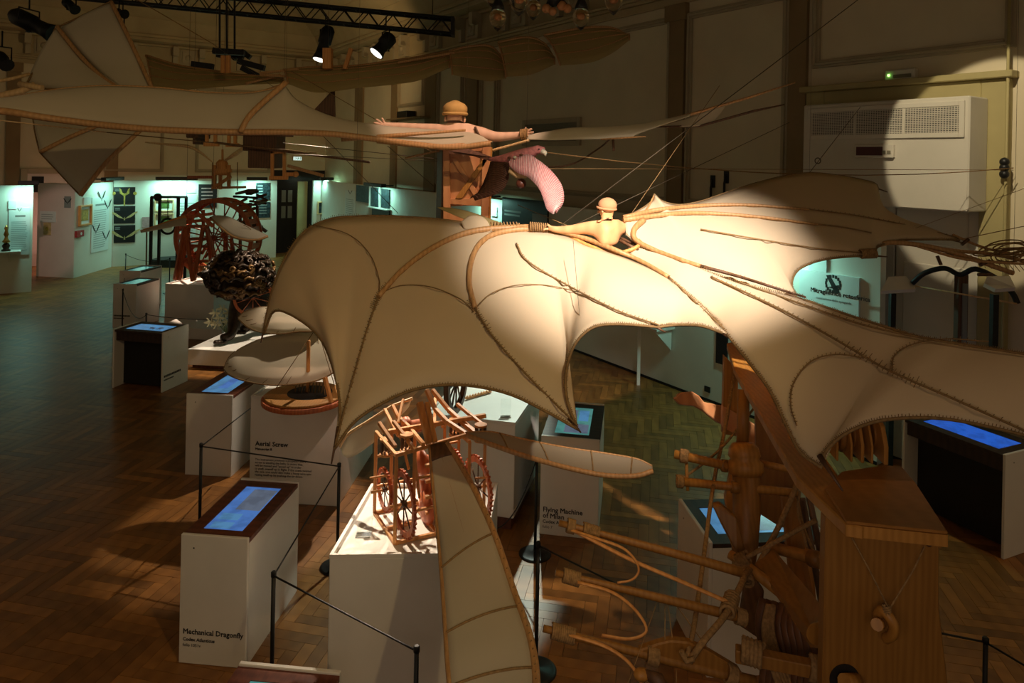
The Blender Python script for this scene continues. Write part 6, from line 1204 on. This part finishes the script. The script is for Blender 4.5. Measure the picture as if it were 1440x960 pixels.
# leather bellows hanging in folds behind the plank
M_['leather'] = plain('brown_leather', (.13, .05, .018), .5, .4, 12, .2)
for i in range(9):
    x = 1076+i*9; MB().tube(catmull([P(x, 842+i*3, 3.5-.03*i), P(x-6, 880, 3.45-.03*i), P(x+2, 925, 3.4-.03*i), P(x-3, 985, 3.35-.03*i)], 4), [.03]*13, 8).build('leather_fold', M_['leather'], CR)
for i in range(5): rope([(1080+i*2, 850, 3.40), (1074+i*3, 885, 3.34), (1080+i*4, 920, 3.3), (1098+i*5, 975, 3.2)], .012, 'hanging_strap')
MB().prism([P(1052, 800, 3.9), P(1075, 830, 3.8), P(1070, 900, 3.6), P(1040, 880, 3.7)], (0, .04, 0)).build('inner_board', M_['darkwood'], CR, bevel=.004)
MB().prism([P(1100, 700, 4.2), P(1118, 690, 4.1), P(1140, 740, 4.0), P(1150, 870, 3.8), P(1118, 870, 3.9)], (0, .04, 0)).build('inner_board', M_['oak'], CR, bevel=.004)
cb((1128, 700, 4.05), (1156, 850, 3.7), .03, 'thin_stay', 'darkwood'); cb((1136, 690, 4.0), (1158, 800, 3.7), .03, 'thin_stay', 'darkwood')
MB().ball(P(902, 948, 3.0), .035, .03, .025).build('wooden_bead', M_['oak'], CR); MB().tube([P(905, 945, 3.0), P(925, 955, 2.98), P(935, 975, 2.95)], [.014, .03, .03], 8).build('lower_joint', M_['darkwood'], CR)
MB().tube([P(958, 915, 3.02), P(965, 929, 3.02), P(976, 926, 3.02)], .012, 8).build('rope_loop', M_['rope'], CR)
# second rear plinth kiosk strip seen through the frame is part of the kiosk behind
# ================================================================ RIGHT EDGE: CROSSBOW, ROPE BUNDLE
XB = thing('crossbow_model', 'dark arched crossbow with a pale string standing behind the right wing', 'crossbow', V((*P(1356, 470, 8.0).xy, 0)))
MB().tube(catmull([P(*q) for q in ((1283, 398, 8.4), (1300, 384, 8.3), (1328, 377, 8.12), (1350, 386, 8.0), (1372, 378, 7.86), (1404, 393, 7.66), (1423, 411, 7.55), (1431, 427, 7.5))], 5), .03, 8).build('bow', M_['black'], XB)
MB().tube([P(1287, 402, 8.35), P(1350, 413, 7.92), P(1430, 427, 7.48)], .010, 6).build('bowstring', M_['pale'], XB)
p = P(1356, 386, 8.0); MB().box(p.x-.055, p.x+.055, 8.0, 8.10, 0, p.z).build('stock', M_['darkwood'], XB, bevel=.01); MB().box(p.x-.02, p.x+.03, 7.98, 8.0, 1.3, p.z-.1).build('stock_strip', M_['greyprint'], XB)
MB().cbox((p.x-.1, 7.9, .03), .5, .5, .06).build('foot', M_['darkwood'], XB)
for i, (q, lab) in enumerate((([(1239, 409), (1249, 389), (1274, 388), (1288, 406)], 'white board in place of a glass reflection behind the right wing, left of the crossbow'), ([(1384, 398), (1388, 388), (1420, 388), (1428, 404), (1400, 406)], 'white board in place of a glass reflection at the right edge behind the crossbow'))):
    db_ = (8.35, 7.35)[i]; o = thing('reflection_board', lab, 'board', V((*P(q[0][0]+15, q[0][1], db_).xy, 0)))  # added boards on legs imitate reflections of lit plinth tops in glass
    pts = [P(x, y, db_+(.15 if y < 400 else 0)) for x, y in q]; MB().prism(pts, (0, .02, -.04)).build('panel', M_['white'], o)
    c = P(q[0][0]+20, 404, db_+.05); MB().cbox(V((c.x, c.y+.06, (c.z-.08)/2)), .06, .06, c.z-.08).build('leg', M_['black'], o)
RB = thing('rope_wing_frame', 'brown rods and a tangle of coiled cord at the right edge beyond the wing tip', 'frame', P(1400, 355, 5.2))
for pts, r in (([(1232, 345, 5.1), (1262, 341, 5.1), (1330, 352, 5.1), (1425, 384, 5.0)], .018), ([(1262, 340, 5.12), (1340, 352, 5.15), (1400, 358, 5.2), (1460, 372, 5.2)], .014), ([(1290, 346, 5.1), (1360, 365, 5.0), (1460, 372, 5.0)], .010), ([(1340, 330, 5.3), (1390, 350, 5.3), (1460, 362, 5.3)], .010)):
    MB().tube(catmull([P(*q) for q in pts], 4), r, 7).build('rod', M_['cane'], RB)
random.seed(9)
for i in range(9):
    cx, cy = 1418+random.uniform(-12, 22), 354+random.uniform(-9, 9); rx, ry = random.uniform(18, 40), random.uniform(4, 10)
    MB().tube([P(cx+rx*math.cos(a*PI/10), cy+ry*math.sin(a*PI/10)-.1*rx*math.cos(a*PI/10), 5.2+.12*math.sin(a*PI/10+i)) for a in range(20)], .005, 5, True).build('cord_loop', M_['rope'], RB)
for i in range(10): MB().tube([P(1372+i*7, 361+i*.6, 5.1), P(1378+i*8, 376+i*.8, 5.1)], .0025, 4).build('netting_strand', M_['rope'], RB)
for p, q in (((1318, 360, 5.1), (1323, 372, 5.1)), ((1378, 373, 5.0), (1392, 366, 5.0)), ((1375, 386, 5.0), (1396, 386, 5.0)), ((1330, 358, 5.1), (1350, 356, 5.1)), ((1352, 344, 5.25), (1362, 336, 5.25))): MB().tube([P(*p), P(*q)], .012, 6).build('toggle', M_['darkwood'], RB)
# ================================================================ SUSPENSION WIRES AND LINES
def line(a, b, label, r=.0025, mat='wire', sag=0): wire(P(*a), P(*b), label, r, sag, mat, None)
line((1222, -12, 6.2), (745, 350, 5.3), 'dark wire slanting from the top edge right of centre down towards the pilot', .004, 'wire')
line((1012, 120, 6.0), (884, 306, 5.2), 'pale thread rising to the right from beside the seated pilot', .002, 'rope')
line((766, 214, 5.9), (1425, 236, 7.8), 'golden sagging line from the pink bird to the right wall pipe', .005, 'rope', .13); line((768, 237, 5.9), (1425, 239, 7.9), 'pale straight line below the golden sagging line', .003, 'rope')
line((-30, 166, 6.0), (150, 186, 6.4), 'golden line at the left below the grey sail', .006, 'pale'); line((150, 186, 6.4), (445, 215, 7.2), 'brown line carrying on right from the golden line', .005, 'lace')
line((398, 201, 7.5), (640, 226, 7.0), 'upper dark line behind the grey sail spar', .004); line((400, 216, 7.5), (650, 228, 7.0), 'lower dark line behind the grey sail spar', .003)
line((183, -6, 9.0), (300, 62, 9.5), 'pale rope slanting down from the top edge right of the peaked sail', .006, 'rope'); line((300, 62, 9.5), (480, 190, 7.4), 'dark line crossing the grey sail towards the far doorway', .003)
line((395, 130, 6.6), (560, 300, 6.9), 'dark wire crossing below the grey sail towards the bat glider', .003); line((410, 100, 7.6), (610, 215, 7.2), 'brown wire behind the curved rib of the grey sail', .004, 'lace')
line((806, 338, 4.6), (817, 466, 4.0), 'thin vertical thread hanging before the left wing of the bat glider', .0015)
line((1210, 150, 7.0), (1138, 243, 6.1), 'dark wire from the air conditioner to the peak of the right wing', .003); line((1110, 172, 6.9), (800, 320, 5.6), 'dark wire running left from under the long thin rods', .003)
line((1440, 265, 5.6), (1262, 330, 5.3), 'thin line from the right edge to the pointed wing tip', .002, 'rope'); line((1440, 318, 5.2), (1348, 337, 5.2), 'short golden line at the pointed wing tip', .003, 'rope')
line((728, 288, 6.2), (800, 318, 5.3), 'pale line from the black wall panel side to the pilot hand', .003, 'rope')
line((545, 205, 6.4), (610, 262, 6.5), 'thin dark line left of the wooden box frame', .003); line((570, 222, 6.5), (618, 212, 6.5), 'short cane rod left of the wooden box frame', .010, 'cane')
for px, py, d, lab in ((1138, 243, 6.1, 'thin vertical wire at the peak of the right wing'), (500, 306, 5.5, 'thin vertical wire at the crest of the left wing')): wire(P(px, py, d), V((*P(px, py, d).xy, 8.7)), lab, .0012)
for px, py, d, lab in ((655, 207, 6.7, 'thin wire above the wooden box frame'), (402, 117, 6.05, 'thin wire at the curved rib of the grey sail'), (156, 3, 7.6, 'thin wire at the tall peak of the tail sail'), (740, 216, 5.8, 'thin wire above the pink bird'), (1425, 384, 5.0, 'thin wire above the tangle of coiled cord')): wire(P(px, py, d), V((*P(px, py, d).xy, 8.7)), lab, .0012)
o = thing('wire_ring', 'small dark ring on the thread before the left wing', 'ring', P(815, 467, 4.0)); MB().tube([P(815, 467, 4.0)+V((math.cos(a*PI/8)*.022, math.sin(a*PI/8)*.022, 0)) for a in range(16)], .004, 5, True).build('ring', M_['wire'], o)
o = thing('wire_ring', 'small dark ring on the wire in front of the air conditioner', 'ring', P(1150, 226, 6.3)); MB().tube([P(1150, 226, 6.3)+V((math.cos(a*PI/8)*.025, 0, math.sin(a*PI/8)*.025)) for a in range(16)], .005, 5, True).build('ring', M_['wire'], o)
o = thing('wall_conduit', 'thin pale pipe with black insulators running up the right wall edge', 'pipe', RW.pt(RW.hit(1423, 240)[0], 0, .06)); s_ = RW.hit(1426, 120)[0]
MB().cyl(RW.pt(s_, 0, .16), RW.pt(s_, 6.3, .16), .016, 8).build('pipe', M_['ochre'], o)
for y_ in (228, 236, 245): z_ = RW.hit(1424, y_)[1]; MB().ball(RW.pt(s_, z_, .2), .05).build('insulator', M_['black'], o)
